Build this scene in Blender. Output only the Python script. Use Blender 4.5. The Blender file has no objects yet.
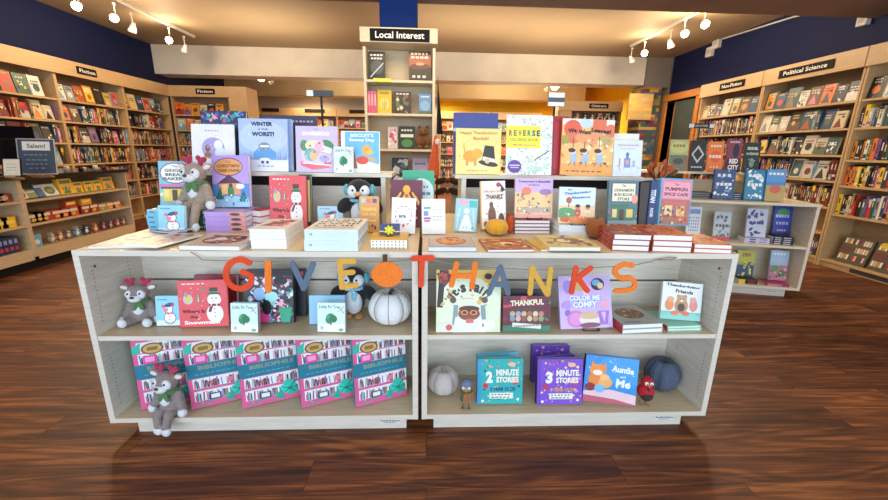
import bpy, bmesh, math, random
from mathutils import Vector, Matrix, Euler
PI = math.pi
S = bpy.context.scene
C = S.collection
R = math.radians

# ------------------------------------------------------------------ camera model (measured from the photograph)
F, PITCH, YAW, ROLL, H = 390.2546, .25, .0435, .0163, 1.25
cp, sp = math.cos(PITCH), math.sin(PITCH)
FW = Vector((math.sin(YAW)*cp, math.cos(YAW)*cp, -sp))
RT = Vector((math.cos(YAW), -math.sin(YAW), 0))
UP = RT.cross(FW)
CR = RT*math.cos(ROLL) + UP*math.sin(ROLL)
CU = -RT*math.sin(ROLL) + UP*math.cos(ROLL)
EYE = Vector((0, 0, H))
def ray(x, y): return FW*F + CR*(x-444) + CU*(250-y)
def atY(x, y, Y): d = ray(x, y); return EYE + d*(Y/d.y)
def atZ(x, y, z): d = ray(x, y); return EYE + d*((z-H)/d.z)
def atX(x, y, X): d = ray(x, y); return EYE + d*(X/d.x)
def pr(p):
    v = Vector(p)-EYE; z = v.dot(FW)
    return 444+F*v.dot(CR)/z, 250-F*v.dot(CU)/z
def Xat(px, Y, z):
    a = pr((-1, Y, z))[0]; b = pr((1, Y, z))[0]
    x = -1+2*(px-a)/(b-a)
    for _ in range(3):
        e = pr((x, Y, z))[0]-px; x -= e/((pr((x+.01, Y, z))[0]-pr((x, Y, z))[0])/.01)
    return x

# ------------------------------------------------------------------ materials
def lin(h):
    h = h.lstrip('#'); o = []
    for i in (0, 2, 4):
        c = int(h[i:i+2], 16)/255
        o.append(c/12.92 if c <= .04045 else ((c+.055)/1.055)**2.4)
    return (*o, 1)
_M = {}
def mat(hexc, kind='paper'):
    k = (hexc, kind)
    if k in _M: return _M[k]
    m = bpy.data.materials.new(kind+'_'+hexc.strip('#')); m.use_nodes = True
    nt = m.node_tree; N = nt.nodes; Lk = nt.links; b = N['Principled BSDF']
    c = lin(hexc); b.inputs['Base Color'].default_value = c
    def noise(scale, stretch=(1, 1, 1), detail=3, rough=.5):
        t = N.new('ShaderNodeTexCoord'); mp = N.new('ShaderNodeMapping'); n = N.new('ShaderNodeTexNoise')
        mp.inputs['Scale'].default_value = stretch; n.inputs['Scale'].default_value = scale
        n.inputs['Detail'].default_value = detail; n.inputs['Roughness'].default_value = rough
        Lk.new(t.outputs['Object'], mp.inputs['Vector']); Lk.new(mp.outputs['Vector'], n.inputs['Vector'])
        return n
    def tint(n, lo, hi):
        r = N.new('ShaderNodeValToRGB'); e = r.color_ramp.elements
        e[0].position = .3; e[1].position = .7
        e[0].color = (c[0]*lo, c[1]*lo, c[2]*lo, 1); e[1].color = (min(1, c[0]*hi), min(1, c[1]*hi), min(1, c[2]*hi), 1)
        Lk.new(n.outputs['Fac'], r.inputs['Fac']); Lk.new(r.outputs['Color'], b.inputs['Base Color'])
    def bump(n, s, d=.002):
        bp = N.new('ShaderNodeBump'); bp.inputs['Strength'].default_value = s; bp.inputs['Distance'].default_value = d
        Lk.new(n.outputs['Fac'], bp.inputs['Height']); Lk.new(bp.outputs['Normal'], b.inputs['Normal'])
    if kind == 'paper':
        b.inputs['Roughness'].default_value = .38; tint(noise(18), .95, 1.05)
    elif kind == 'pages':
        b.inputs['Roughness'].default_value = .8; tint(noise(3, (1, 60, 1)), .9, 1.03)
    elif kind == 'laminate':
        b.inputs['Roughness'].default_value = .4; tint(noise(6, (1.2, 1.2, 14), 5, .65), .86, 1.1)
    elif kind == 'laminate_h':
        b.inputs['Roughness'].default_value = .38; tint(noise(6, (.9, 14, 14), 5, .65), .88, 1.1)
    elif kind == 'paint':
        b.inputs['Roughness'].default_value = .7; b.inputs['Specular IOR Level'].default_value = .25; n = noise(2.2, detail=4); tint(n, .92, 1.07)
    elif kind == 'ceiling':
        b.inputs['Roughness'].default_value = .8; n = noise(1.2, detail=5); tint(n, .94, 1.05)
    elif kind == 'fabric':
        b.inputs['Roughness'].default_value = .95; n = noise(150, detail=4, rough=.7); tint(n, *((.86, 1.08) if min(c[:3]) > .4 else (.66, 1.25))); bump(n, .9, .004)
        b.inputs['Sheen Weight'].default_value = .25
    elif kind == 'felt':
        b.inputs['Roughness'].default_value = .95; n = noise(120, detail=3); tint(n, .88, 1.08); bump(n, .6, .002)
    elif kind == 'knit':
        b.inputs['Roughness'].default_value = .95; n = noise(260, (1, 1, .5), 3, .8); tint(n, .45, 1.8); bump(n, .9, .003)
    elif kind == 'metal':
        b.inputs['Metallic'].default_value = .8; b.inputs['Roughness'].default_value = .35; tint(noise(20), .9, 1.05)
    elif kind == 'gloss':
        b.inputs['Roughness'].default_value = .15; tint(noise(10), .95, 1.05)
    elif kind == 'wood':
        b.inputs['Roughness'].default_value = .4; tint(noise(5, (1, 8, 8), 5, .7), .7, 1.25)
    elif kind == 'glow':
        b.inputs['Emission Color'].default_value = c; b.inputs['Emission Strength'].default_value = 25
    elif kind == 'screen':
        b.inputs['Roughness'].default_value = .12; tint(noise(4), .9, 1.1)
    _M[k] = m
    return m

def floor_material():
    m = bpy.data.materials.new('plank_floor'); m.use_nodes = True
    nt = m.node_tree; N = nt.nodes; K = nt.links.new; b = N['Principled BSDF']
    t = N.new('ShaderNodeTexCoord')
    br = N.new('ShaderNodeTexBrick'); br.inputs['Scale'].default_value = 1
    br.inputs['Brick Width'].default_value = 1.25; br.inputs['Row Height'].default_value = .152
    br.inputs['Mortar Size'].default_value = .0012; br.inputs['Mortar Smooth'].default_value = .3
    br.inputs['Color1'].default_value = (.0, .0, .0, 1); br.inputs['Color2'].default_value = (1, 1, 1, 1); br.inputs['Mortar'].default_value = (.3, .3, .3, 1)
    br.offset = .37; br.offset_frequency = 2; br.squash = 1
    K(t.outputs['Object'], br.inputs['Vector'])
    # shift the grain from plank to plank
    comb = N.new('ShaderNodeVectorMath'); comb.operation = 'MULTIPLY_ADD'
    K(br.outputs['Color'], comb.inputs[0]); comb.inputs[1].default_value = (7, 3, 5); K(t.outputs['Object'], comb.inputs[2])
    mp = N.new('ShaderNodeMapping'); mp.inputs['Scale'].default_value = (.8, 9, 1); K(comb.outputs[0], mp.inputs['Vector'])
    n1 = N.new('ShaderNodeTexNoise'); n1.inputs['Scale'].default_value = 1.9; n1.inputs['Detail'].default_value = 6; n1.inputs['Roughness'].default_value = .62; n1.inputs['Distortion'].default_value = .9
    K(mp.outputs['Vector'], n1.inputs['Vector'])
    # growth rings: bands of a smooth stretched noise
    n2 = N.new('ShaderNodeTexNoise'); n2.inputs['Scale'].default_value = .8; n2.inputs['Detail'].default_value = 1.5; n2.inputs['Distortion'].default_value = .4
    K(mp.outputs['Vector'], n2.inputs['Vector'])
    mu = N.new('ShaderNodeMath'); mu.operation = 'MULTIPLY'; mu.inputs[1].default_value = 75; K(n2.outputs['Fac'], mu.inputs[0])
    sn = N.new('ShaderNodeMath'); sn.operation = 'SINE'; K(mu.outputs[0], sn.inputs[0])
    mp3 = N.new('ShaderNodeMapping'); mp3.inputs['Scale'].default_value = (4, 130, 1); K(comb.outputs[0], mp3.inputs['Vector'])
    n3 = N.new('ShaderNodeTexNoise'); n3.inputs['Scale'].default_value = 1.3; n3.inputs['Detail'].default_value = 3; K(mp3.outputs['Vector'], n3.inputs['Vector'])
    a = N.new('ShaderNodeMath'); a.operation = 'MULTIPLY_ADD'; K(sn.outputs[0], a.inputs[0]); a.inputs[1].default_value = .07; K(n1.outputs['Fac'], a.inputs[2])
    a2 = N.new('ShaderNodeMath'); a2.operation = 'MULTIPLY_ADD'; K(n3.outputs['Fac'], a2.inputs[0]); a2.inputs[1].default_value = .42; K(a.outputs[0], a2.inputs[2])
    sepc = N.new('ShaderNodeSeparateColor'); K(br.outputs['Color'], sepc.inputs[0])
    a3 = N.new('ShaderNodeMath'); a3.operation = 'MULTIPLY_ADD'; K(sepc.outputs[0], a3.inputs[0]); a3.inputs[1].default_value = .16; K(a2.outputs[0], a3.inputs[2])
    rp = N.new('ShaderNodeValToRGB'); e = rp.color_ramp.elements
    e[0].position = .44; e[0].color = lin('#200d06'); e[1].position = 1.0; e[1].color = lin('#985a2b')
    for p, c in ((.57, '#381809'), (.71, '#522711'), (.85, '#6f3b19')):
        q = e.new(p); q.color = lin(c)
    K(a3.outputs[0], rp.inputs['Fac'])
    mx = N.new('ShaderNodeMixRGB'); mx.blend_type = 'MIX'; K(br.outputs['Fac'], mx.inputs[0]); K(rp.outputs['Color'], mx.inputs[1]); mx.inputs[2].default_value = lin('#140806')
    K(mx.outputs[0], b.inputs['Base Color'])
    rr = N.new('ShaderNodeMapRange'); K(n3.outputs['Fac'], rr.inputs[0]); rr.inputs[3].default_value = .45; rr.inputs[4].default_value = .65
    K(rr.outputs[0], b.inputs['Roughness'])
    bp = N.new('ShaderNodeBump'); bp.inputs['Strength'].default_value = .15; bp.inputs['Distance'].default_value = .002
    K(a2.outputs[0], bp.inputs['Height']); K(bp.outputs['Normal'], b.inputs['Normal'])
    return m

def brick_material(pale=0):
    """the pier clad in painted blocks of many colours"""
    m = bpy.data.materials.new('coloured_blocks'); m.use_nodes = True
    nt = m.node_tree; N = nt.nodes; K = nt.links.new; b = N['Principled BSDF']; b.inputs['Roughness'].default_value = .6
    t = N.new('ShaderNodeTexCoord'); sx = N.new('ShaderNodeSeparateXYZ'); K(t.outputs['Object'], sx.inputs[0])
    ad = N.new('ShaderNodeMath'); K(sx.outputs[0], ad.inputs[0]); K(sx.outputs[1], ad.inputs[1])
    cb = N.new('ShaderNodeCombineXYZ'); K(ad.outputs[0], cb.inputs[0]); K(sx.outputs[2], cb.inputs[1])
    br = N.new('ShaderNodeTexBrick'); br.inputs['Scale'].default_value = 1; br.inputs['Brick Width'].default_value = .19; br.inputs['Row Height'].default_value = .062
    br.inputs['Mortar Size'].default_value = .002; br.inputs['Color1'].default_value = (0, 0, 0, 1); br.inputs['Color2'].default_value = (1, 1, 1, 1)
    br.inputs['Mortar'].default_value = (.5, .5, .5, 1)
    K(cb.outputs[0], br.inputs['Vector'])
    rp = N.new('ShaderNodeValToRGB'); rp.color_ramp.interpolation = 'CONSTANT'; e = rp.color_ramp.elements
    cs = ['#8c3f2e', '#3d5a38', '#b48a2c', '#54617e', '#7a4a55', '#a5673a', '#2f5b66', '#92806a', '#6d2f38', '#67853e', '#c29a4c', '#4c3f6b']
    e[0].position = 0; e[0].color = lin(cs[0]); e[1].position = 1/12; e[1].color = lin(cs[1])
    for i, c in enumerate(cs[2:]): q = e.new((i+2)/12); q.color = lin(c)
    K(br.outputs['Color'], rp.inputs['Fac']); mx = N.new('ShaderNodeMixRGB'); mx.inputs[0].default_value = pale; mx.inputs[2].default_value = lin('#e0b860'); K(rp.outputs['Color'], mx.inputs[1]); K(mx.outputs[0], b.inputs['Base Color'])  # pale mixes a warm lamplit tone into the block colours
    return m

# ------------------------------------------------------------------ mesh builder
class MB:
    def __init__(s): s.v = []; s.f = []; s.m = []; s.mats = []; s.sm = []
    def mi(s, m):
        if m not in s.mats: s.mats.append(m)
        return s.mats.index(m)
    def add(s, vs, fs, m, smooth=False):
        n = len(s.v); s.v += [tuple(v) for v in vs]; k = s.mi(m)
        for f in fs: s.f.append(tuple(n+i for i in f)); s.m.append(k); s.sm.append(smooth)
        return s
    def box(s, x0, x1, y0, y1, z0, z1, m, T=None):
        vs = [Vector((x, y, z)) for z in (z0, z1) for y in (y0, y1) for x in (x0, x1)]
        if T: vs = [T @ v for v in vs]
        return s.add(vs, [(0, 2, 3, 1), (4, 5, 7, 6), (0, 1, 5, 4), (2, 6, 7, 3), (0, 4, 6, 2), (1, 3, 7, 5)], m)
    def tube(s, a, b, r0, r1, m, n=10, smooth=True):
        a = Vector(a); b = Vector(b); d = (b-a).normalized(); q = d.to_track_quat('Z', 'Y').to_matrix()
        vs = []
        for p, r in ((a, r0), (b, r1)):
            for i in range(n): vs.append(p+q @ Vector((math.cos(2*PI*i/n)*r, math.sin(2*PI*i/n)*r, 0)))
        s.add(vs, [(i, (i+1) % n, n+(i+1) % n, n+i) for i in range(n)], m, smooth)
        s.add(vs[:n], [tuple(range(n))[::-1]], m); s.add(vs[n:], [tuple(range(n))], m)
        return s
    def path(s, pts, r, m, n=6):
        for a, b in zip(pts[:-1], pts[1:]): s.tube(a, b, r, r, m, n)
        return s
    def ell(s, c, r, m, T=None, nu=14, nv=10):
        vs = []; fs = []
        for j in range(nv+1):
            ph = PI*j/nv
            for i in range(nu):
                th = 2*PI*i/nu
                v = Vector((r[0]*math.sin(ph)*math.cos(th), r[1]*math.sin(ph)*math.sin(th), r[2]*math.cos(ph)))
                if T: v = T @ v
                vs.append(Vector(c)+v)
        for j in range(nv):
            for i in range(nu):
                a = j*nu+i; b2 = j*nu+(i+1) % nu
                fs.append((a, a+nu, b2+nu, b2))
        return s.add(vs, fs, m, True)
    def lathe(s, prof, m, c=(0, 0, 0), n=20):
        vs = [(c[0]+r*math.cos(2*PI*i/n), c[1]+r*math.sin(2*PI*i/n), c[2]+z) for r, z in prof for i in range(n)]
        return s.add(vs, [(j*n+i, j*n+(i+1) % n, (j+1)*n+(i+1) % n, (j+1)*n+i) for j in range(len(prof)-1) for i in range(n)], m, True)
    def build(s, name, parent=None, bevel=0, loc=None, remesh=0, weld=False):
        me = bpy.data.meshes.new(name); me.from_pydata(s.v, [], s.f)
        for m in s.mats: me.materials.append(m)
        me.polygons.foreach_set('material_index', s.m); me.polygons.foreach_set('use_smooth', s.sm); me.update()
        o = bpy.data.objects.new(name, me); C.objects.link(o)
        if parent: o.parent = parent
        if loc: o.location = loc
        if bevel:
            b = o.modifiers.new('edge', 'BEVEL'); b.width = bevel; b.segments = 2; b.limit_method = 'ANGLE'; b.angle_limit = R(50)
        if remesh:
            q = o.modifiers.new('skin', 'REMESH'); q.mode = 'VOXEL'; q.voxel_size = remesh; q.use_smooth_shade = True
            q = o.modifiers.new('smooth', 'SMOOTH'); q.iterations = 5; q.factor = .6
        return o

def tag(o, label=None, cat=None, group=None, kind=None):
    if label: o['label'] = label
    if cat: o['category'] = cat
    if group: o['group'] = group
    if kind: o['kind'] = kind
    return o
def empty(name, loc=(0, 0, 0), rot=(0, 0, 0), label=None, cat=None, group=None):
    o = bpy.data.objects.new(name, None); C.objects.link(o); o.location = loc; o.rotation_euler = rot; o.empty_display_size = .05
    return tag(o, label, cat, group)
def dup(root, loc=None, rot=None, label=None):
    r = root.copy(); C.objects.link(r)
    if loc is not None: r.location = loc
    if rot is not None: r.rotation_euler = rot
    if label: r['label'] = label
    for ch in list(root.children):
        c = ch.copy(); C.objects.link(c); c.parent = r
        for g in ch.children:
            d = g.copy(); C.objects.link(d); d.parent = c
    return r
def struct(name, mb, bevel=0):
    return tag(mb.build(name, bevel=bevel), kind='structure')

# ------------------------------------------------------------------ lettering and cover art
_T = {}
def glyphs(s, bold=0, shear=0):
    k = (s, bold, shear)
    if k in _T: return _T[k]
    cu = bpy.data.curves.new('lettering', 'FONT'); cu.body = s; cu.offset = bold; cu.shear = shear; cu.align_x = 'LEFT'; cu.resolution_u = 2
    cu.space_line = .85
    o = bpy.data.objects.new('lettering', cu); me = bpy.data.meshes.new_from_object(o)
    vs = [(v.co.x, v.co.y) for v in me.vertices]; fs = [tuple(p.vertices) for p in me.polygons]
    bpy.data.objects.remove(o); bpy.data.curves.remove(cu); bpy.data.meshes.remove(me)
    x0 = min(v[0] for v in vs); x1 = max(v[0] for v in vs); y0 = min(v[1] for v in vs); y1 = max(v[1] for v in vs)
    vs = [((x-x0)/(x1-x0)-.5, (y-y0)/(y1-y0)-.5) for x, y in vs]
    _T[k] = (vs, fs, (x1-x0)/(y1-y0)); return _T[k]

def art(mb, items, w, h, fn, step=.00012):
    """items in cover coordinates (0..1 from the top left); fn(x, z, k) -> local point, k = height above the cover"""
    step = min(step, .0024/max(1, len(items))); k = step*2
    cl = lambda p: (min(1, max(0, p[0])), min(1, max(0, p[1])))
    for it in items:
        t = it[0]; k += step
        if t == 'r':
            _, x, y, ww, hh, c = it[:6]; a = R(it[6]) if len(it) > 6 else 0
            cx, cy = x+ww/2, y+hh/2; P = []
            for sx, sy in ((-1, 1), (1, 1), (1, -1), (-1, -1)):
                dx, dy = sx*ww/2*w, sy*hh/2*h
                P.append(cl((cx+(dx*math.cos(a)-dy*math.sin(a))/w, cy+(dx*math.sin(a)+dy*math.cos(a))/h)))
            vs, fs = P, [(0, 1, 2, 3)]
        elif t == 'e':
            _, cx, cy, rx, ry, c = it[:6]; a = R(it[6]) if len(it) > 6 else 0; n = 18; vs = []
            for i in range(n):
                dx, dy = rx*w*math.cos(2*PI*i/n), -ry*h*math.sin(2*PI*i/n)
                vs.append(cl((cx+(dx*math.cos(a)-dy*math.sin(a))/w, cy+(dx*math.sin(a)+dy*math.cos(a))/h)))
            fs = [tuple(range(n))]
        elif t == 'p':
            vs = [cl(p) for p in it[1]]; c = it[2]; fs = [tuple(range(len(vs)))]
            ar = sum(vs[i][0]*vs[(i+1) % len(vs)][1]-vs[(i+1) % len(vs)][0]*vs[i][1] for i in range(len(vs)))
            if ar > 0: fs = [fs[0][::-1]]
        elif t == 'l':
            _, x0, y0, x1, y1, th, c = it
            dx, dy = (x1-x0)*w, (y1-y0)*h; L = math.hypot(dx, dy) or 1; nx, ny = -dy/L*th/2, dx/L*th/2
            vs = [cl((x0+nx/w, y0+ny/h)), cl((x1+nx/w, y1+ny/h)), cl((x1-nx/w, y1-ny/h)), cl((x0-nx/w, y0-ny/h))]; fs = [(0, 1, 2, 3)]
        elif t == 't':
            _, s, cx, cy, tw, th, c = it[:7]; a = R(it[7]) if len(it) > 7 else 0; bold = it[8] if len(it) > 8 else .02
            g, fs, _a = glyphs(s, bold); vs = []
            for gx, gy in g:
                dx, dy = gx*tw*w, -gy*th*h
                vs.append((cx+(dx*math.cos(a)-dy*math.sin(a))/w, cy+(dx*math.sin(a)+dy*math.cos(a))/h))
        mb.add([fn(p[0], p[1], k) for p in vs], fs, mat(c))
def dots(seed, n, cols, x0=0, y0=0, x1=1, y1=1, r=.02, k='e'):
    g = random.Random(seed); o = []
    for i in range(n):
        q = r*g.uniform(.5, 1.5); x = g.uniform(x0, x1); y = g.uniform(y0, y1)
        if k == 'e': o.append(('e', x, y, q, q*g.uniform(.5, 1.1), g.choice(cols), g.uniform(-60, 60)))
        else: o.append(('r', x, y, q*2, q*g.uniform(.4, 2), g.choice(cols), g.uniform(-60, 60)))
    return o
def scrib(cx, cy, w, c, n=5, h=.012, seed=1):
    g = random.Random(seed+n); o = []; x = cx-w/2; u = w/n
    for i in range(n):
        q = u*g.uniform(.5, .85); o.append(('r', x, cy-h/2, q, h, c)); x += u
    return o

def arct(s, cx, cy, rx, ry, a0, a1, w, h, col):
    o = []; n = len(s)
    for i, c in enumerate(s):
        if c == ' ': continue
        a = a0+(a1-a0)*i/(n-1); o.append(('t', c, cx+rx*math.cos(R(a)), cy-ry*math.sin(R(a)), w*(.35 if c in "I'!l" else 1), h*(.35 if c == "'" else 1), col, 90-a, .05))
    return o
PAGE = '#eef2f4'
NBOOK = [0]
def book_parts(w, h, t, col, items=(), back=None, page=PAGE, spine='l', sp_items=(), hard=True, pb=None):
    """a book standing up, front cover towards -y, spine on the left; returns its root with its parts"""
    r = empty('book'); NBOOK[0] += 1
    m = mat(col); c = .0022 if hard else .0006; i = .003 if hard else 0
    mb = MB()
    mb.box(-w/2, w/2, 0, c, 0, h, m); mb.box(-w/2, w/2, t-c, t, 0, h, mat(back) if back else m)
    if spine == 'l': mb.box(-w/2, -w/2+c, c, t-c, 0, h, mat(pb) if pb else m)
    elif spine == 'r': mb.box(w/2-c, w/2, c, t-c, 0, h, mat(pb) if pb else m)
    elif spine == 'b': mb.box(-w/2, w/2, c, t-c, 0, c, mat(pb) if pb else m)
    art(mb, items, w, h, lambda x, y, k: (-w/2+x*w, -k, h*(1-y)))
    if sp_items:
        if spine == 'l': art(mb, sp_items, t, h, lambda x, y, k: (-w/2-k, t*(1-x), h*(1-y)))
        if spine == 'r': art(mb, sp_items, t, h, lambda x, y, k: (w/2+k, t*x, h*(1-y)))
        if spine == 'b': art(mb, sp_items, w, t, lambda x, y, k: (-w/2+x*w, t*y, -k))
    mb.build('cover', r)
    x0 = -w/2+(c if spine == 'l' else i); x1 = w/2-(c if spine == 'r' else i); z0 = c if spine == 'b' else i
    MB().box(x0, x1, c, t-c, z0, h-i, mat(page, 'pages')).build('page_block', r)
    return r
def pose(r, X, Y, z, t, yaw=0, lean=0, tilt=0):
    M = Matrix.Rotation(R(yaw), 4, 'Z') @ Matrix.Rotation(-R(lean), 4, 'X') @ Matrix.Rotation(R(tilt), 4, 'Y')
    r.rotation_euler = M.to_euler(); r.location = (X, Y, z+t*math.sin(R(lean)))
    return r
TOPY = lambda Y, z: Y if not (.85 < z < 1.08 and Y < 2.05) else (Y-.045 if Y < 1.66 else Y+.13)
def stand(xl, xr, yt, Y, z, t, col, items=(), yaw=0, lean=10, label='', group=None, cat='book', tilt=0, **k):
    """standing book whose foot spans xl..xr and whose top reaches yt in the photograph, at depth Y on a support of height z"""
    Y = TOPY(Y, z); a, b = Xat(xl, Y, z), Xat(xr, Y, z); w = (b-a)/math.cos(R(yaw)); X = (a+b)/2; h = .25
    ce, se = math.cos(R(lean)), math.sin(R(lean))
    for _ in range(5):
        f = lambda q: pr((X, Y+q*se, z+q*ce))[1]-yt
        h -= f(h)/((f(h+.001)-f(h))/.001)
    if abs(tilt) > 0: z += abs(math.sin(R(tilt)))*w/2
    r = book_parts(w, h, t, col, items, **k)
    pose(r, X, Y, z, t, yaw, lean, tilt); tag(r, label, cat, group)
    return r, w, h
def flat(xl, xr, Y, z, dep, t, col, items=(), yaw=0, label='', group=None, **k):
    """book lying face up; its near edge spans xl..xr"""
    Y = TOPY(Y, z); a, b = Xat(xl, Y, z), Xat(xr, Y, z); w = (b-a)
    r = book_parts(w, dep, t, col, items, **k)
    pose(r, (a+b)/2, Y, z, t, yaw, 90); tag(r, label, 'book', group)
    return r
def stack(xl, xr, Y, z, dep, t, n, col, items=(), yaw=0, what='', group=None, gap=.0006, jit=.6, seed=0, **k):
    """what: text after the order word"""
    g = random.Random(seed); top = None
    words = {1: [''], 2: ['upper', 'lower'], 3: ['top', 'middle', 'bottom'], 4: ['top', 'second from top', 'third from top', 'bottom'], 5: ['top', 'second from top', 'middle', 'fourth from top', 'bottom']}[n]
    for i in range(n):
        lab = what.replace('#', words[n-1-i])
        if top is None:
            top = flat(xl, xr, Y, z, dep, t, col, items, yaw, lab, group, **k)
            base = top.location.copy()
        else:
            o = dup(top, base+Vector((g.uniform(-.003, .003), g.uniform(-.002, .004), i*(t+gap))), None, lab)
            e = top.rotation_euler.copy(); M = Matrix.Rotation(R(g.uniform(-jit, jit)), 4, 'Z') @ e.to_matrix().to_4x4(); o.rotation_euler = M.to_euler(); NBOOK[0] += 1
    return z+n*(t+gap)

# ------------------------------------------------------------------ the room
CEIL = 3.15; WL, WR = -5.37, 4.97; YB = 12.7; Y0 = -1.6
NAVY = mat('#111c48', 'paint'); CREAM = mat('#c9bfae', 'paint'); TAN = mat('#9f8768', 'ceiling'); GREY = mat('#8d8578', 'paint'); YEL = mat('#e8b41c', 'paint')
f = MB().box(WL-.3, WR+.3, Y0, YB+.3, -.06, 0, floor_material()); struct('floor', f)
struct('ceiling', MB().box(WL-.3, WR+.3, Y0, YB+.3, CEIL, CEIL+.1, TAN))
struct('wall_left', MB().box(WL-.15, WL, Y0, 11.4, 0, CEIL, NAVY).box(WL-.15, WL, 11.4, YB, 0, CEIL, CREAM))
w = MB(); DY0, DY1, DZ = 7.5, 8.42, 2.3
w.box(WR, WR+.15, Y0, DY0, 0, CEIL, NAVY).box(WR, WR+.15, DY1, 9.0, 0, CEIL, GREY).box(WR, WR+.15, 9.0, YB, 0, CEIL, YEL).box(WR, WR+.15, DY0, DY1, DZ, CEIL, NAVY)
struct('wall_right', w)
w = MB().box(WL, .35, YB, YB+.15, 0, CEIL, CREAM).box(.35, WR, YB, YB+.15, 0, CEIL, YEL); struct('wall_back', w)
struct('trim_1', MB().box(WL, 4.45, 8.5, 8.95, 2.62, CEIL-.001, mat('#f2ead8', 'paint')), .004)     # dropped beam
struct('trim_2', MB().box(WL, 4.3, 11.25, 11.7, 2.62, CEIL-.001, mat('#dcc698', 'paint')), .004)
struct('trim_3', MB().box(WL, WR, 3.7, 4.66, 2.75, CEIL-.001, mat('#8a7466', 'paint')), .004)
struct('column', MB().box(-.5, -.12, 4.44, 4.8, 0, 2.749, mat('#1d3f86', 'paint')).box(-.5, -.12, 4.44, 4.8, 2.7495, 2.7496, NAVY))
struct('pillar', MB().box(4.44, 4.82, 8.45, 8.49, 0, 2.58, brick_material()).box(4.44, 4.82, 8.4905, 8.95, 0, 2.58, brick_material()).box(4.46, 4.96, 8.47, 8.95, 2.5805, CEIL-.001, GREY))
tag(MB().box(4.12, 4.62, 8.36, 8.40, 1.93, 2.44, brick_material(.6)).box(4.12, 4.62, 8.401, 8.412, 1.93, 2.44, mat('#c9a765', 'paint')).build('wall_panel', bevel=.002), 'coloured block panel fixed to the upper part of the multicoloured pier', 'panel')  # front carries its lamplit look in the paler block colours
# little room behind the door
struct('wall_corridor', MB().box(WR+.15, WR+1.6, DY1+.3, DY1+.4, 0, CEIL, mat('#5b5c4e', 'paint')).box(WR+1.6, WR+1.7, DY0-.4, DY1+.4, 0, CEIL, mat('#3f443c', 'paint')).box(WR+.15, WR+1.7, DY0-.4, DY0-.3, 0, CEIL, mat('#5b5c4e', 'paint')).box(WR+.15, WR+1.7, DY0-.4, DY1+.4, -.06, 0, mat('#5a3020', 'wood')))
OAK = mat('#cc8038', 'wood')
d = tag(MB().box(WR-.03, WR+.17, DY0-.11, DY0, 0, DZ, OAK).box(WR-.03, WR+.17, DY1, DY1+.11, 0, DZ, OAK).box(WR-.045, WR+.18, DY0-.14, DY1+.14, DZ, DZ+.13, OAK).build('door_1', bevel=.006), kind='structure')
MB().box(WR+.05, WR+.062, DY1-.012, DY1-.001, 1.9, 2.02, mat('#2a2018', 'metal')).build('hinge', d)
struct('baseboard_left', MB().box(WL, WL+.015, Y0, 8.2, 0, .1, mat('#2c2622', 'paint')))

# wall boxes and conduit on the navy wall to the right
def wallbox(px, py, s, label):
    p = atX(px, py, WR-.03)
    tag(MB().box(-.03, .029, -s, s, -s*1.1, s*1.1, mat('#d9d6cf', 'paint')).box(-.034, -.03, -s*.6, s*.6, -s*.5, s*.5, mat('#b9b6ae', 'paint')).build('junction_box', loc=p, bevel=.003), label, 'junction box')
wallbox(717, 43, .075, 'white box on the navy wall at the end of the conduit')
wallbox(710, 52, .07, 'white box on the navy wall just below another white box')
wallbox(864, 20, .055, 'white box high on the navy wall near the dark beam')
a = atX(722, 39, WR-.015); b_ = atX(793, 17, WR-.015)
tag(MB().path([a, b_, (WR-.015, b_.y-.35, CEIL-.1)], .012, mat('#cfccc6', 'paint')).build('conduit'), 'thin white conduit running up the navy wall', 'conduit')

# ------------------------------------------------------------------ track lighting
def spot_lamp(p, aim, on, label, group, sc=1):
    p = Vector(p); r = empty('track_spotlight', p, (0, 0, 0), label, 'spotlight', group)
    d = (Vector(aim)-p).normalized(); W = mat('#e6e2da', 'gloss')
    MB().tube((0, 0, .16), (0, 0, 0), .008, .008, W).tube((0, 0, .14), (0, 0, .167), .02, .02, W).build('stem', r)
    MB().tube(-d*.045*sc, d*.04*sc, .022*sc, .04*sc, W, 16).tube(d*.04*sc, d*.075*sc, .04*sc, .05*sc, W, 16).build('lamp_head', r)
    MB().tube(d*.076*sc, d*.083*sc, .048*sc, .048*sc, mat('#fff0d2', 'glow') if on else mat('#b9a58a', 'gloss'), 16).build('bulb', r)
    if on:
        l = bpy.data.lights.new('spot', 'SPOT'); l.energy = on*.45; l.color = (1, .78, .5); l.spot_size = R(115); l.spot_blend = .9; l.shadow_soft_size = .05
        o = bpy.data.objects.new('spot_light', l); C.objects.link(o); o.location = p+d*.1; o.rotation_euler = d.to_track_quat('-Z', 'Y').to_euler()
        l = bpy.data.lights.new('bulb', 'POINT'); l.energy = on*.16; l.color = (1, .8, .55); l.shadow_soft_size = .05
        o = bpy.data.objects.new('bulb_light', l); C.objects.link(o); o.location = p+d*.16
ZT = CEIL-.24
tr = [(-4.15, [5.25, 5.75, 6.05, 6.9, 7.5], [1, 1, 0, 1, 0], 'left', -5.2), (3.6, [4.95, 5.5, 6.0, 6.5, 7.1], [0, 1, 0, 1, 1], 'right', 4.8)]
tag(MB().box(-4.17, -4.13, 4.2, 7.8, CEIL-.04, CEIL-.002, mat('#d8d3c8', 'paint')).build('light_track'), 'white ceiling light track along the wall of fiction bookcases', 'light track')
tag(MB().box(3.63, 3.67, 4.75, 7.6, CEIL-.04, CEIL-.002, mat('#d8d3c8', 'paint')).build('light_track'), 'white ceiling light track near the navy wall with the conduit', 'light track')
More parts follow.
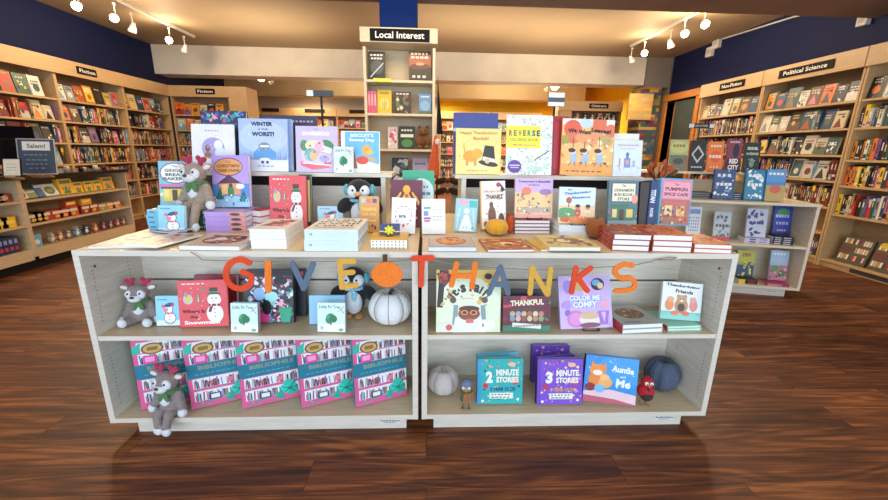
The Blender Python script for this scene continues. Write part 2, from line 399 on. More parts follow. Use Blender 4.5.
for (px, py, on, lab) in [(79, 5, 1, 'lit white spotlight nearest on the track over the fiction wall'), (116, 17, 1, 'lit white spotlight second along the track over the fiction wall'),
                          (133, 26, 0, 'unlit white cone spotlight between two lit ones over the fiction wall'), (170, 39, 1, 'lit white spotlight fourth along the track over the fiction wall'), (185, 47, 0, 'farthest white spotlight on the track over the fiction wall')]:
    q = Xat(px, 6, ZT); k = atZ(px, py, ZT); y = k.y; 
    # keep every head under its own track
    t = atX(px, py, -4.15); spot_lamp((-4.15, t.y, min(ZT+.03, t.z)), (-4.15+.5, t.y-1.6, 2.1) if on else (-4.9, t.y+.3, 1.6), 160 if on else 0, lab, 'spotlights over the fiction wall')
for (px, py, on, lab) in [(704, 23, 1, 'lit white spotlight nearest on the track beside the navy wall'), (684, 32, 1, 'lit white spotlight second on the track beside the navy wall'),
                          (670, 42, 0, 'unlit white cone spotlight between lit ones beside the navy wall'), (644, 52, 1, 'lit white spotlight farthest along the track beside the navy wall'), (631, 58, 0, 'unlit last spotlight on the track beside the navy wall')]:
    t = atX(px, py, 3.65); spot_lamp((3.65, t.y, min(ZT+.03, t.z)), (3.1, t.y-1.6, 2.1) if on else (4.5, t.y+.3, 1.6), 160 if on else 0, lab, 'spotlights beside the navy wall')
for (px, py, on, x2, lab) in [(245, 75, 0, 0, 'small spotlight just left of the lit one behind the far beam on the left'), (261, 77, 1, 0, 'lit spotlight behind the beam above the far grey wall'), (272, 82, 0, 0, 'small spotlight just right of the lit one above the far grey wall'),
                              (547, 88, 0, 0, 'small spotlight left of the lit one above the yellow wall'), (555, 86, 1, 0, 'lit spotlight above the yellow wall'), (567, 85, 0, 0, 'small spotlight right of the lit one above the yellow wall')]:
    p = atY(px, py, 10.2 if px < 400 else 10.4); spot_lamp(p, (0, 0, H) if on else (p.x-.9, p.y-1, 2.0), 60 if on else 0, lab, 'spotlights behind the beam', 2 if on else 1)
for px in (257, 558):
    p = atY(px, 80, 10.2 if px < 400 else 10.4)
    tag(MB().box(p.x-.35, p.x+.35, p.y-.02, p.y+.02, atY(px, 80 if px < 400 else 86, p.y).z+.262, CEIL-.002, mat('#d8d3c8', 'paint')).build('light_track'), 'short light track above the far grey wall' if px < 400 else 'short light track in front of the yellow wall', 'light track')

# ------------------------------------------------------------------ bookcases
MAPLE = '#cba877'; MAP = mat(MAPLE, 'laminate'); MAPH = mat(MAPLE, 'laminate_h'); BK = mat('#a98c66', 'laminate')
SPECS = []         # books of the wall shelves, built later (the 300 largest one by one)
def bookcase(label, ox, oy, rz, W, zs, top, dep=.32, base=.09, sign=None, sx=.5, sl=None, hz=.19, mats=(MAP, MAPH, BK), endp=0, group=None, lip=.03, spec=None, case=''):
    v, hm, bk = mats
    r = empty('bookcase', (ox, oy, 0), (0, 0, R(rz)), label, 'bookcase', group); T = .022
    for x in (0, W-T): MB().box(x, x+T, 0, dep, 0, top-.001, v).build('side_panel', r)
    MB().box(T, W-T, dep-.012, dep, base, top-.01, bk).build('back_panel', r)
    MB().box(T, W-T, .03, .05, 0, base-.022, hm).build('plinth', r)
    for z in zs+[base]: MB().box(T+.0005, W-T-.0005, .004, dep-.013, z-.024, z, hm).build('shelf', r, .001)
    MB().box(T, W-T, .005, dep-.013, top-.03, top, hm).build('top_panel', r)
    MB().box(0, W, -.03, -.001, top-hz, top+.01, hm).build('header', r, .001)
    if sign:
        s, wd = sign; m = MB().box(-wd/2, wd/2, -.008, 0, -.05, .05, mat('#0b0909', 'paint'))
        art(m, [('t', s, .5, .5, .8, .5, '#f4f1ea')], wd, .1, lambda x, y, k: (-wd/2+x*wd, -.008-k*3, .05-y*.1), .0003)
        m.build('sign', r, loc=(W*sx, -.031, top-.06-(.04 if hz > .2 else .03)))
    return r
SPC = ['#1d2233', '#20262b', '#7d2424', '#2f4a6d', '#d8cfbb', '#3b2b22', '#b5592b', '#e7e2d6', '#4f6b52', '#86705a', '#c2a14a', '#28585e', '#5c2f45', '#9aa3ad', '#141414', '#a8322b', '#d7c7a0', '#39414e', '#6a4b32', '#c8bfae']
DRK = ['#1d2233', '#20262b', '#3b2b22', '#141414', '#39414e', '#7d2424', '#5c2f45', '#2f4a6d', '#6a4b32', '#28585e']
CN = {'#1d2233': 'navy', '#20262b': 'charcoal', '#7d2424': 'maroon', '#2f4a6d': 'blue', '#d8cfbb': 'cream', '#3b2b22': 'dark brown', '#b5592b': 'rust', '#e7e2d6': 'white', '#4f6b52': 'green', '#86705a': 'taupe', '#c2a14a': 'mustard', '#28585e': 'teal', '#5c2f45': 'plum', '#9aa3ad': 'grey', '#141414': 'black', '#a8322b': 'red', '#d7c7a0': 'beige', '#39414e': 'slate', '#6a4b32': 'brown', '#c8bfae': 'stone',
      '#e0902a': 'orange', '#f0c93a': 'yellow', '#d9472f': 'vermilion', '#d883a0': 'pink', '#7aa9c9': 'sky blue', '#efe6cf': 'ivory', '#7a5a9a': 'purple', '#e9742f': 'bright orange'}
BRT = ['#e0902a', '#f0c93a', '#d9472f', '#d883a0', '#7aa9c9', '#efe6cf', '#7a5a9a', '#e9742f']
ORD = 'first second third fourth fifth sixth seventh eighth ninth tenth eleventh twelfth thirteenth fourteenth fifteenth sixteenth seventeenth eighteenth nineteenth twentieth'.split()+['last']*40
def fill_row(root, x0, x1, z, hmax, seed, mode, case, shelf, end, dep=.3, bright=.25, y0=.03, group=None, tall=1):
    g = random.Random(seed); x = x0+.01; i = 0
    M = Matrix.Translation(root.location) @ Matrix.Rotation(root.rotation_euler[2], 4, 'Z')
    face = mode == 'f'
    while True:
        if mode == 'm' and g.random() < (.5 if face else .13): face = not face
        col = g.choice(BRT) if g.random() < bright else g.choice(SPC if face or g.random() < .5 else DRK)
        h = min(hmax-.03, g.uniform(.185, .25)*tall)
        if face: w = h*g.uniform(.62, .72); t = g.uniform(.018, .035); lean = 9
        else: w = g.uniform(.016, .042); t = min(dep-.08, g.uniform(.13, .18)); lean = 0
        if x+w > x1-.012: break
        if not face and g.random() < .05: x += .03
        i += 1
        kind = 'face-out' if face else ('thin spine-out' if w < .026 else 'spine-out')
        lab = '%s %s book, %s from %s end, %s of %s' % (CN[col], kind, ORD[i-1], end, shelf, case)
        yy = y0+(0.01 if face else g.uniform(0, .012))
        SPECS.append(dict(M=M @ Matrix.Translation((x+w/2, yy, z+.0012)) @ Matrix.Rotation(-R(lean), 4, 'X'), w=w, h=h, t=t, col=col, face=face, seed=g.random(), lab=lab, group=group, off=t*math.sin(R(lean))))
        x += w+(g.uniform(.006, .02) if face else g.uniform(.0005, .002))
def mini_art(s):
    g = random.Random(s['seed']); dark = sum(lin(s['col'])[:3]) < .6; ink = g.choice(['#f2ead6', '#e8d9a0', '#ffffff', '#e2b45a'] if dark else ['#1f1f24', '#5a2020', '#243a5c', '#ffffff'])
    if s['face']:
        o = []; k = g.randrange(5)
        c2 = g.choice(SPC+BRT)
        if k == 0: o += [('e', .5, .6, .28, .2, c2)]
        elif k == 1: o += [('r', 0, .55, 1, .45, c2), ('e', .4, .6, .15, .12, ink)]
        elif k == 2: o += [('r', .08, .06, .84, .88, c2), ('e', .5, .65, .2, .16, s['col'])]
        elif k == 3: o += [('p', [(.1, .95), (.45, .4), (.8, .95)], c2), ('e', .7, .35, .1, .07, ink)]
        else: o += dots(s['seed'], 9, [c2, ink, g.choice(SPC)], .1, .35, .9, .95, .08)
        y = g.choice([.12, .2, .3])
        for j in range(g.choice([1, 2, 2])): o += scrib(.5, y+j*.13, g.uniform(.5, .8), ink, g.randint(3, 6), .07, j)
        return o
    y = g.uniform(.15, .3)
    o = [('r', .34, y, .32, g.uniform(.2, .4), ink)] if g.random() < .75 else [('r', .2, y, .6, .05, ink), ('r', .38, y+.1, .24, .3, ink)]
    if g.random() < .4: o.insert(0, ('r', 0, .0 if g.random() < .5 else .7, 1, g.uniform(.1, .3), g.choice(SPC+BRT)))
    if g.random() < .6: o.append(('r', .2, .86, .6, .06, ink))
    return o
def mini(mb, s, T):
    w, h, t = s['w'], s['h'], s['t']; c = .0015; m = mat(s['col']); p = mat('#dcd6c8', 'pages')
    if s['face']:
        mb.box(-w/2, w/2, 0, c, 0, h, m, T).box(-w/2, w/2, t-c, t, 0, h, m, T).box(-w/2, -w/2+c, c, t-c, 0, h, m, T).box(-w/2+c, w/2-.002, c, t-c, .002, h-.002, p, T)
    else:
        mb.box(-w/2, -w/2+c, 0, t, 0, h, m, T).box(w/2-c, w/2, 0, t, 0, h, m, T).box(-w/2+c, w/2-c, 0, c, 0, h, m, T).box(-w/2+c, w/2-c, c, t-.002, .002, h-.003, p, T)
    if s.get('art', 1): art(mb, mini_art(s), w, h, lambda x, y, k: T @ Vector((-w/2+x*w, -k, h*(1-y))), .0003)

ZS = [1.85, 1.56, 1.27, .98, .68, .38]
SHN = ['top shelf', 'second shelf', 'third shelf', 'fourth shelf', 'fifth shelf', 'sixth shelf', 'lowest shelf']
def fill_case(r, W, modes, case, seed, zs=ZS, top=2.18, end='near', bright=.25, base=.09, tall=1, dep=.3):
    zz = [top]+zs+[base]
    for i, md in enumerate(modes):
        if md == '-': continue
        z = zz[i+1]
        fill_row(r, .022, W-.022, z, zz[i]-z-.024, seed*31+i, md, case, SHN[i], end, bright=bright, group='books on the '+case, tall=tall, dep=dep)
XLc = -5.03; bl = 1.22
BW = [(3.43, 'fiction bookcase nearest the counter monitor', 'nearest fiction bay', None, 'fffms--'), (4.65, 'maple fiction bookcase behind the tablet on the counter', 'bay behind the monitor', None, 'fmmms--'),
      (5.87, 'maple bookcase on the side wall under the near black Fiction sign', 'bay under near Fiction sign', ('Fiction', .34), 'fmmsss-'), (7.09, 'maple fiction bookcase in the far corner without a sign', 'corner fiction bay', None, 'fmssss-')]
for i, (y, lab, case, sg, modes) in enumerate(BW):
    if i == 0: lab = 'maple fiction bookcase on the side wall beyond the picture edge behind the counter'
    r = bookcase(lab, XLc, y, 90, 1.22 if i < 3 else 1.16, list(ZS), 2.37, sign=sg, sx=.42 if sg else .5)
    if i: fill_case(r, 1.22 if i < 3 else 1.16, modes, case, 10+i, end='near', bright=[.15, .22, .3, .12][i])
r = bookcase('maple bookcase facing the room under the far black Fiction sign', -5.0, 8.27, 0, 1.12, list(ZS), 2.37, sign=('Fiction', .36), sx=.62)
fill_case(r, 1.12, 'ffmsss-', 'far Fiction-sign bookcase', 20, end='corner', bright=.3)
tag(MB().box(-3.879, -3.53, 8.241, 8.75, 0, 2.38, MAP).build('end_cabinet', bevel=.002), 'plain maple end cabinet beside the far Fiction-sign bookcase', 'cabinet')
XR = 4.64
for i, (y, lab, case, sg, modes) in enumerate([(6.90, 'maple bookcase beside the door frame under the black Non-Fiction sign', 'Non-Fiction bookcase', ('Non-Fiction', .5), 'fssssss'),
                                               (5.62, 'maple bookcase under the black Political Science sign', 'Political Science bookcase', ('Political Science', .72), 'fmmmsmm'),
                                               (4.30, 'maple bookcase at the right picture edge with two dark book displays below', 'edge bookcase', None, 'fssss--')]):
    W = 1.27 if i == 0 else 1.31
    zs = list(ZS) if i < 2 else [1.85, 1.56, 1.22, .94, .62]
    r = bookcase(lab, XR, y, -90, W, zs, 2.37, sign=sg, sx=.56 if i == 0 else .47)
    if i == 2: fill_case(r, W, modes[:5], case, 33, zs, end='far', bright=.45)
    else: fill_case(r, W, modes, case, 31+i, end='far', bright=.14 if i else .08)
    if i == 2:
        MB().box(.35, .95, .0285, .0295, .012, .06, mat('#4d4740', 'paint')).build('vent_grille', r)
        for j, xx in enumerate((.29, .63)):
            s = ['dark book display panel with rows of covers at the far end of the low shelf', 'dark book display panel with rows of covers at the near end of the low shelf'][j]
            w, h = .31, .30; b = book_parts(w, h, .02, '#4a4a34', [('r', .02, .02, .96, .96, '#50503a')]+[('r', .06+.088*q, .08+.3*k, .07, .19, random.Random(q*7+k).choice(['#e8dcc0', '#7d2424', '#c29a4c', '#e7b0a0', '#36485c', '#a8322b', '#efe6cf'])) for k in range(3) for q in range(10)]+([('e', .2, .1, .13, .1, '#f2c81e')] if j else []), page='#3a2f28')
            M = Matrix.Translation((XR, y, 0)) @ Matrix.Rotation(R(-90), 4, 'Z') @ Matrix.Translation((xx, .06, .0905)) @ Matrix.Rotation(-R(14), 4, 'X')
            b.rotation_euler = M.to_euler(); b.location = M.translation+Vector((0, 0, .02*math.sin(R(14)))); tag(b, s, 'book')

# far wall cases and the children's case
for i, (x, w, sg, lab) in enumerate([(-5.25, 1.3, .5, 'far bookcase with the first small dark sign on the grey wall'), (-3.94, 1.24, .58, 'far bookcase with the second small dark sign on the grey wall'), (-2.69, 1.24, .5, 'far bookcase partly hidden by the Local Interest bookcase'), (.36, 1.5, None, 'far bookcase under the yellow wall, next to the hanging black garment'), (1.9, 1.5, None, 'far bookcase under the yellow wall behind the colouring book')]):
    r = bookcase(lab, x, 12.25, 0, w, [1.85, 1.5, 1.15, .8, .45], 2.37, sign=None, hz=.2)
    if sg: MB().box(-sg/2, sg/2, -.01, 0, -.05, .05, mat('#2a201c', 'paint')).build('sign', r, loc=(w*.5, -.031, 2.31))
    fill_case(r, w, 'ffmss', ['first signed far case', 'second signed far case', 'third signed far case', 'far garment-side case', 'far yellow-wall case'][i], 50+i, [1.85, 1.5, 1.15, .8, .45], end='near', bright=.2)
r = bookcase("maple children's bookcase holding plush toys before the coloured pier", 2.95, 9.28, 0, 1.48, [1.95, 1.62, 1.3, .95, .6, .3], 2.37, sign=("Children's", .44), sx=.62, hz=.2)
MB().box(.03, .32, -.0, .02, .1, 2.18, MAP).build('end_panel', r)

def lump_toy(x, y, z, s, c1, c2, label, group, cat='plush toy'):
    """small plush animal sitting on a shelf: a body with ears and paws, a muzzle and eyes"""
    r = empty('plush_toy', (x, y, z), (0, 0, R(random.Random(x*91+s).uniform(-25, 25))), label, cat, group); F_ = mat(c1, 'fabric'); G = mat(c2, 'fabric')
    m = MB().ell((0, 0, .4*s), (.32*s, .28*s, .4*s), F_).ell((0, -.06*s, .86*s), (.27*s, .25*s, .24*s), F_)
    for q in (-1, 1): m.ell((q*.2*s, 0, 1.08*s), (.09*s, .05*s, .11*s), F_).ell((q*.2*s, -.3*s, .1*s), (.12*s, .2*s, .1*s), F_).ell((q*.34*s, -.1*s, .45*s), (.09*s, .1*s, .22*s), F_)
    m.build('body', r)
    MB().ell((0, -.27*s, .8*s), (.15*s, .1*s, .1*s), G).ell((0, -.2*s, .4*s), (.2*s, .12*s, .25*s), G).build('muzzle', r)
    e = mat('#151515', 'gloss')
    for q in (-1, 1): MB().ell((q*.1*s, -.29*s, .92*s), (.03*s,)*3, e).build('eye', r)
    return r
for i, (x, z, c1, c2, nm) in enumerate([(3.45, 1.95, '#b99a72', '#efe8da', 'tan'), (3.63, 1.95, '#2c2a2c', '#f0eeea', 'black and white'), (3.81, 1.95, '#7d6a55', '#f0e6d4', 'brown'), (3.99, 1.95, '#d8cdbd', '#57493e', 'pale'), (4.17, 1.95, '#e8e2d6', '#3a3432', 'white'), (4.31, 1.95, '#3a3432', '#e8e2d6', 'black'), (4.05, 1.62, '#8e8478', '#efe8da', 'grey'), (4.28, 1.62, '#c9b496', '#6c5139', 'sandy')]):
    lump_toy(x, 9.42, z+.001, .165, c1, c2, "%s plush animal on the %s shelf of the children's bookcase" % (nm, 'top' if z > 1.9 else 'second'), "plush animals on the children's bookcase")

# ------------------------------------------------------------------ service counter
def counter():
    V = mat('#cdb692', 'laminate'); Hh = mat('#cfb48c', 'laminate_h'); B = mat('#bca582', 'laminate'); D = .42
    ys = [(2.55, 4.02), (4.02, 5.42)]
    labs = ['maple counter unit at the picture edge with yellow packs inside', 'maple counter unit with crayons and small toys on its shelves']
    for (a, b), lab in zip(ys, labs):
        r = empty('counter_unit', (-4.0, a, 0), (0, 0, R(90)), lab, 'counter'); W = b-a
        for x in (.0005, W-.0225): MB().box(x, x+.022, 0, D, .1, .905, V).build('side_panel', r)
        MB().box(.022, W-.022, D-.01, D, .1, .905, B).build('back_panel', r)
        for z in (.70, .46, .21): MB().box(.0225, W-.0225, .0, D-.011, z-.022, z, Hh).build('shelf', r)
        MB().box(.0005, W-.0005, .0, D, .1, .13, Hh).box(.023, W-.023, 0, .02, .13, .187, Hh).build('bottom_board', r)
        MB().box(.0005, W-.0005, .06, D-.02, 0, .0995, mat('#15100e', 'paint')).build('plinth', r)
    tag(MB().box(-4.75, -3.97, 2.5, 5.44, .906, .945, mat('#15151a', 'gloss')).build('worktop', bevel=.004), 'black countertop over the maple counter units', 'countertop')
counter()
ZC = .9455
# monitor: dark screen seen from behind
r = empty('monitor', (-4.25, 3.97, ZC), (0, 0, R(62)), 'black monitor on the counter behind the framed notice', 'monitor')
K1 = mat('#0d0d10', 'screen')
MB().box(-.42, .42, -.02, .02, .10, .47, K1).box(-.4, .4, .02, .022, .12, .45, mat('#181a20', 'screen')).box(-.03, .03, -.023, -.02, .4, .415, mat('#3a3a3e')).build('screen_housing', r, .004)
MB().box(-.05, .05, .02, .05, .012, .3, K1).build('stand', r); MB().box(-.12, .12, -.02, .07, 0, .012, K1).build('base', r, .003)
# notice frames
def notice(px0, px1, py0, Y, w, h, col, yaw, lab, items, frame='#c9c2b4'):
    p = (Xat(px0, Y, ZC)+Xat(px1, Y, ZC))/2; r = empty('counter_notice', (p, Y, ZC+.02), (R(-14), 0, R(yaw)), lab, 'sign')
    m = MB().box(-w/2, w/2, 0, .008, 0, h, mat(col)); art(m, items, w, h, lambda x, y, k: (-w/2+x*w, -k, h*(1-y))); m.build('notice_sheet', r)
    MB().box(-w/2-.006, -w/2, -.004, .012, -.006, h+.006, mat(frame, 'metal')).box(w/2, w/2+.006, -.004, .012, -.006, h+.006, mat(frame, 'metal')).box(-w/2, w/2, -.004, .012, h, h+.006, mat(frame, 'metal')).box(-w/2, w/2, -.004, .012, -.006, 0, mat(frame, 'metal')).build('frame', r)
    MB().box(-w*.3, w*.3, -.03, .09, -.02, -.0065, mat('#a98a68', 'wood')).build('foot', r)
notice(27, 52, 137, 4.05, .27, .335, '#32445c', 22, 'blue framed notice with a white title box on the counter', [('r', .12, .06, .76, .26, '#eae6de'), ('t', 'Salem!', .5, .19, .5, .13, '#3a3530')]+scrib(.5, .45, .7, '#8fa0b4', 5, .02)+scrib(.5, .6, .6, '#8fa0b4', 4, .02)+scrib(.5, .72, .65, '#8fa0b4', 5, .02)+scrib(.5, .84, .5, '#8fa0b4', 3, .02))
notice(7, 19, 152, 3.75, .12, .15, '#e3d8c6', 15, 'small pale card on a stand beside the monitor', scrib(.5, .3, .6, '#8b7d6d', 3, .03)+scrib(.5, .5, .6, '#8b7d6d', 4, .03)+scrib(.5, .66, .6, '#8b7d6d', 3, .03), '#241d18')
tag(MB().box(-.05, .05, -.04, .04, 0, .02, mat('#d8dde2')).box(-.04, .04, -.03, .03, .0205, .03, mat('#b8c2cc')).build('card_tray', loc=(-4.1, 3.72, ZC), bevel=.004), 'small white tray on the countertop at the picture edge', 'tray')
tag(MB().box(-.14, .1, -.1, .1, 0, .03, mat('#1d2c5c')).box(-.12, .08, -.09, .09, .0305, .04, mat('#16224a')).build('display_tray', loc=(-4.13, 4.3, ZC), bevel=.004), 'dark blue tray under the framed notice', 'tray')
for i in range(6):
    g = random.Random(i); c = g.choice(['#222226', '#e6dcc8', '#7a4a2a', '#9a9a9e', '#5c3a20', '#b9c4cf'])
    x, y = -4.08-g.uniform(0, .12), 4.62+i*.12; s = g.uniform(.03, .05)
    tag(MB().lathe([(0, 0), (s*.6, 0), (s*.62, s*1.1), (s*.5, s*1.3), (0, s*1.32)], mat(c, 'gloss')).build('trinket', loc=(x, y, ZC)), '%s trinket, %s beyond the framed notice on the countertop' % (['dark', 'ivory', 'brown', 'silver', 'chestnut', 'pale blue'][i], ORD[i]), 'trinket', 'trinkets on the countertop')
# counter goods
def carton(X, Y, z, w, d, h, c, items, yaw, name, lab, cat, group, lean=0):
    m = MB().box(-w/2, w/2, 0, d, 0, h, mat(c)); art(m, items, w, h, lambda x, y, k: (-w/2+x*w, -k, h*(1-y)))
    o = m.build(name); pose(o, X, Y, z+.0005, d, yaw, lean); return tag(o, lab, cat, group)
CW = '#f2bd1e'
ypos = lambda px, X, z: atX(px, 0, X)
def cY(px, z, X=-3.96):
    y = 4.0
    for _ in range(8):
        e = pr((X, y, z))[0]-px; y -= e/((pr((X, y+.01, z))[0]-pr((X, y, z))[0])/.01)
    return y
g = random.Random(4)
for i, (px, c, w, h) in enumerate([(77, CW, .17, .17), (88, CW, .12, .12), (98, CW, .12, .12), (107, CW, .12, .12), (117, '#e8a318', .17, .15)]):
    carton(-4.05, cY(px, .7), .70, w, .05, h, c, [('r', .1, .1, .8, .22, '#2f7a3c'), ('p', [(.2, .95), (.5, .45), (.8, .95)], '#3c8c3f')]+[('e', .25+.16*k, .62, .06, .1, q) for k, q in enumerate(['#d63a2a', '#2a5fc0', '#e87d1c', '#7a3fa0'])], 90, 'crayon_box', 'yellow crayon box, %s from the near end of the top counter shelf' % ORD[i], 'crayon box', 'yellow crayon boxes on the counter shelf', 8)
for i, (px, c, w, h, it) in enumerate([(35, '#e9e3d8', .09, .1, [('e', .5, .6, .3, .3, '#b9473a')]), (43.5, '#8b9c5e', .1, .09, [('r', .1, .2, .8, .2, '#efe6cf')]), (62, '#e8ecee', .17, .13, [('e', .5, .55, .34, .34, '#6e7a3c'), ('e', .5, .55, .2, .18, '#99a25c')]), (52.5, '#3c6f9c', .08, .14, [('r', .1, .1, .8, .2, '#e8ecee')])]):
    carton(-4.05, cY(px, .7), .70, w, .03, h, c, it, 90, 'activity_set', ['cream set with a red dot', 'green activity set', 'white set with a green oval', 'blue set with a white band'][i]+' on the top counter shelf', 'activity set', 'craft sets on the top counter shelf', 25)
for i, (px, c) in enumerate([(42, '#56603a'), (48, '#56603a'), (54, '#a83c38'), (65, '#b5332e'), (73, '#b5332e'), (81, '#c8552e'), (93, '#8c2c30'), (101, '#a8322b'), (109, '#8b9460'), (117, '#c98a5c'), (123, '#c97f68')]):
    carton(-4.03, cY(px, .46), .46, .13, .07, .1 if i < 8 else .085, c, [('r', .12, .15, .76, .3, '#e9dcc2'), ('e', .5, .7, .2, .17, '#e2b04a')], 90, 'card_game', 'small boxed game, %s from the near end of the middle counter shelf' % ORD[i], 'boxed game', 'boxed games on the middle counter shelf')
for i, (px, c) in enumerate([(78, '#b0402a'), (93, '#d8a02a')]):
    carton(-4.03, cY(px, .56), .5605, .14, .07, .07, c, [('r', .12, .2, .76, .4, '#f0d070')], 90, 'card_game', 'boxed game lying on top of others, %s of the pair on the middle shelf' % ['near one', 'far one'][i], 'boxed game', 'boxed games on the middle counter shelf')
for i, (px, c1, c2, nm) in enumerate([(52, '#b9a58a', '#e8e0d0', 'beige'), (60, '#c07a3e', '#efe6da', 'orange'), (68, '#8a7560', '#e8e0d0', 'brown'), (77, '#8fa9c4', '#f4f4f4', 'light blue'), (86, '#2f3b4c', '#f4f4f4', 'dark blue'), (95, '#c8683a', '#f0e0c8', 'rust'), (103, '#6a3040', '#c9a0a0', 'maroon'), (110, '#7a4658', '#d0b0b0', 'plum'), (117, '#a8524a', '#e0c0b0', 'red brown'), (123, '#8a6a5a', '#e0c0b0', 'taupe')]):
    lump_toy(-4.09, cY(px, .21, -4.09), .2105, .1, c1, c2, '%s plush animal in the row on the lowest counter shelf' % nm, 'plush animals on the lowest counter shelf').rotation_euler = (0, 0, R(80))
carton(-4.05, cY(47.5, .21), .21, .1, .06, .13, '#6fb4e0', [('e', .5, .6, .3, .2, '#e8f0f4')], 90, 'boxed_toy', 'light blue boxed toy at the near end of the plush animal row', 'boxed toy', None)
for i, (px, z) in enumerate([(2, .46), (10, .46), (18, .46)]):
    carton(-4.03, cY(px, .46), .46, .13, .14, .1, '#f2c21e', [('r', .1, .3, .8, .35, '#f8dc6a')], 90, 'yellow_pack', 'yellow pack, %s from the picture edge on the counter shelf' % ORD[i], 'pack', 'yellow packs on the counter shelf')
for i, px in enumerate((1, 6, 11, 16, 21, 26)):
    carton(-4.03, cY(px, .21), .21, .05, .14, .16, '#26345c', [('r', .2, .15, .6, .25, '#8a9ad0'), ('r', .2, .6, .6, .2, '#c04048')], 90, 'navy_box', 'upright navy boxed game, %s from the picture edge on the low shelf' % ORD[i], 'boxed game', 'navy boxed games on the low counter shelf')
for i, px in enumerate((2, 9, 15)):
    carton(-4.05, cY(px, .7), .70, .12, .08, .08, ['#7a2f2a', '#3a2a2a', '#a04038'][i], [('e', .5, .5, .3, .3, '#d8b48a')], 90, 'gift_tin', '%s gift tin on the top counter shelf at the picture edge' % ['brown', 'black', 'red'][i], 'tin', None)

# ------------------------------------------------------------------ the two display tables in front
LAM = '#dad4c6'; LV = mat(LAM, 'laminate'); LHm = mat('#cfc8b8', 'laminate_h'); LTop = mat('#cdb896', 'laminate_h'); LIN = mat('#e2dccd', 'laminate'); EDGE = mat('#d4cec0', 'laminate_h')
D0, ZT0, ZM, ZB = 1.52, .8516, .485, .095
def display_table(x0, x1, label, cap):
    W = x1-x0; r = empty('display_table', (x0, D0, 0), (0, 0, 0), label, 'display table', 'two front display tables'); DP = 1.0; T = .024
    MB().box(0, W, .001, DP, ZT0-.022, ZT0, LTop).box(0, W, 0, .001, ZT0-.022, ZT0, EDGE).build('tabletop', r)
    for k, x in enumerate((0, W-T)):
        m = MB().box(x, x+T, .001, DP, .072, ZT0-.0225, LV).box(x, x+T, 0, .001, .072, ZT0-.0225, EDGE)
        xi = x+T+.0003 if k == 0 else x-.0003
        for yy in (.045, .235):
            for j in range(15):
                for z0 in (ZB+.05, ZM+.05):
                    z = z0+j*.017
                    if z0 < .3 and j > 13: continue
                    n = 6; vs = [(xi, yy+.0028*math.cos(2*PI*i/n), z+.0028*math.sin(2*PI*i/n)) for i in range(n)]
                    m.add(vs, [tuple(range(n)) if k == 0 else tuple(range(n))[::-1]], mat('#4a443c'))
        m.tube((xi, .06, .77), (xi+(.002 if k == 0 else -.002), .06, .77), .006, .006, mat('#6b675f', 'metal'))
        m.build('side_panel', r)
    MB().box(T, W-T, .0015, .33, ZB-.022, ZB, LTop).box(T, W-T, 0, .0015, ZB-.022, ZB, EDGE).build('bottom_shelf', r)
    MB().box(T+.0005, W-T-.0005, .0055, .315, ZM-.02, ZM, LTop).box(T+.0005, W-T-.0005, .004, .0055, ZM-.02, ZM, EDGE).build('middle_shelf', r)
    MB().box(T, W-T, .318, .33, .632, ZT0-.0225, LIN).build('back_panel', r)
    MB().box(T, W-T, .318, .33, ZB, .622, LIN).build('back_panel', r)
    MB().box(T, W-T, .345, .35, .5, ZT0-.0225, mat('#857b6c')).build('divider', r)
    m = MB().box(.088 if cap else .055, W-(.055 if cap else .088), .035, DP-.035, 0, .0715, EDGE); m.build('plinth', r)
    xp = W-.13 if cap else W-.17
    q = MB().box(-.045, .045, -.001, 0, -.011, .011, mat('#d9dad8')); art(q, [('t', 'franklin', .25, .35, .44, .5, '#23262a'), ('e', .53, .35, .03, .25, '#23262a'), ('t', 'fixtures', .8, .35, .38, .45, '#23262a'), ('r', .2, .75, .55, .12, '#6a6e72')], .09, .022, lambda x, y, k: (-.045+x*.09, -.001-k, .011-y*.022))
    q.build('maker_plate', r, loc=(xp, .0345, .038))
    return r
display_table(-1.3802, -.0385, 'pale laminate two-shelf display table holding the wide reading-gift boxes', True)
display_table(-.0225, 1.2962, 'pale laminate two-shelf display table holding the teal and purple story books', False)
RY, RZ = 2.10, 1.126
def riser(x0, x1, label):
    r = empty('riser_shelf', (x0, RY, ZT0), (0, 0, 0), label, 'riser shelf', 'riser shelves on the display tables'); W = x1-x0; h = RZ-ZT0
    MB().box(-.015, W+.015, 0, .27, h-.02, h, EDGE).build('shelf', r, .001)
    for x in (0.02, W-.045): MB().box(x, x+.025, .012, .25, 0.0005, h-.0205, LV).build('side_panel', r)
    MB().box(.0455, W-.0455, .12, .135, .0005, h-.078, LIN).build('back_panel', r)
    MB().box(.0455, W-.0455, .24, .248, .0005, h-.0205, mat('#4a3f38', 'paint')).build('dark_gap_sheet', r)  # sheet added so the open gap under the shelf reads dark
    return r
riser(-1.22, -.205, 'pale riser shelf holding the winter picture books')
riser(.16, 1.155, 'pale riser shelf holding the colouring and autumn leaf picture books')

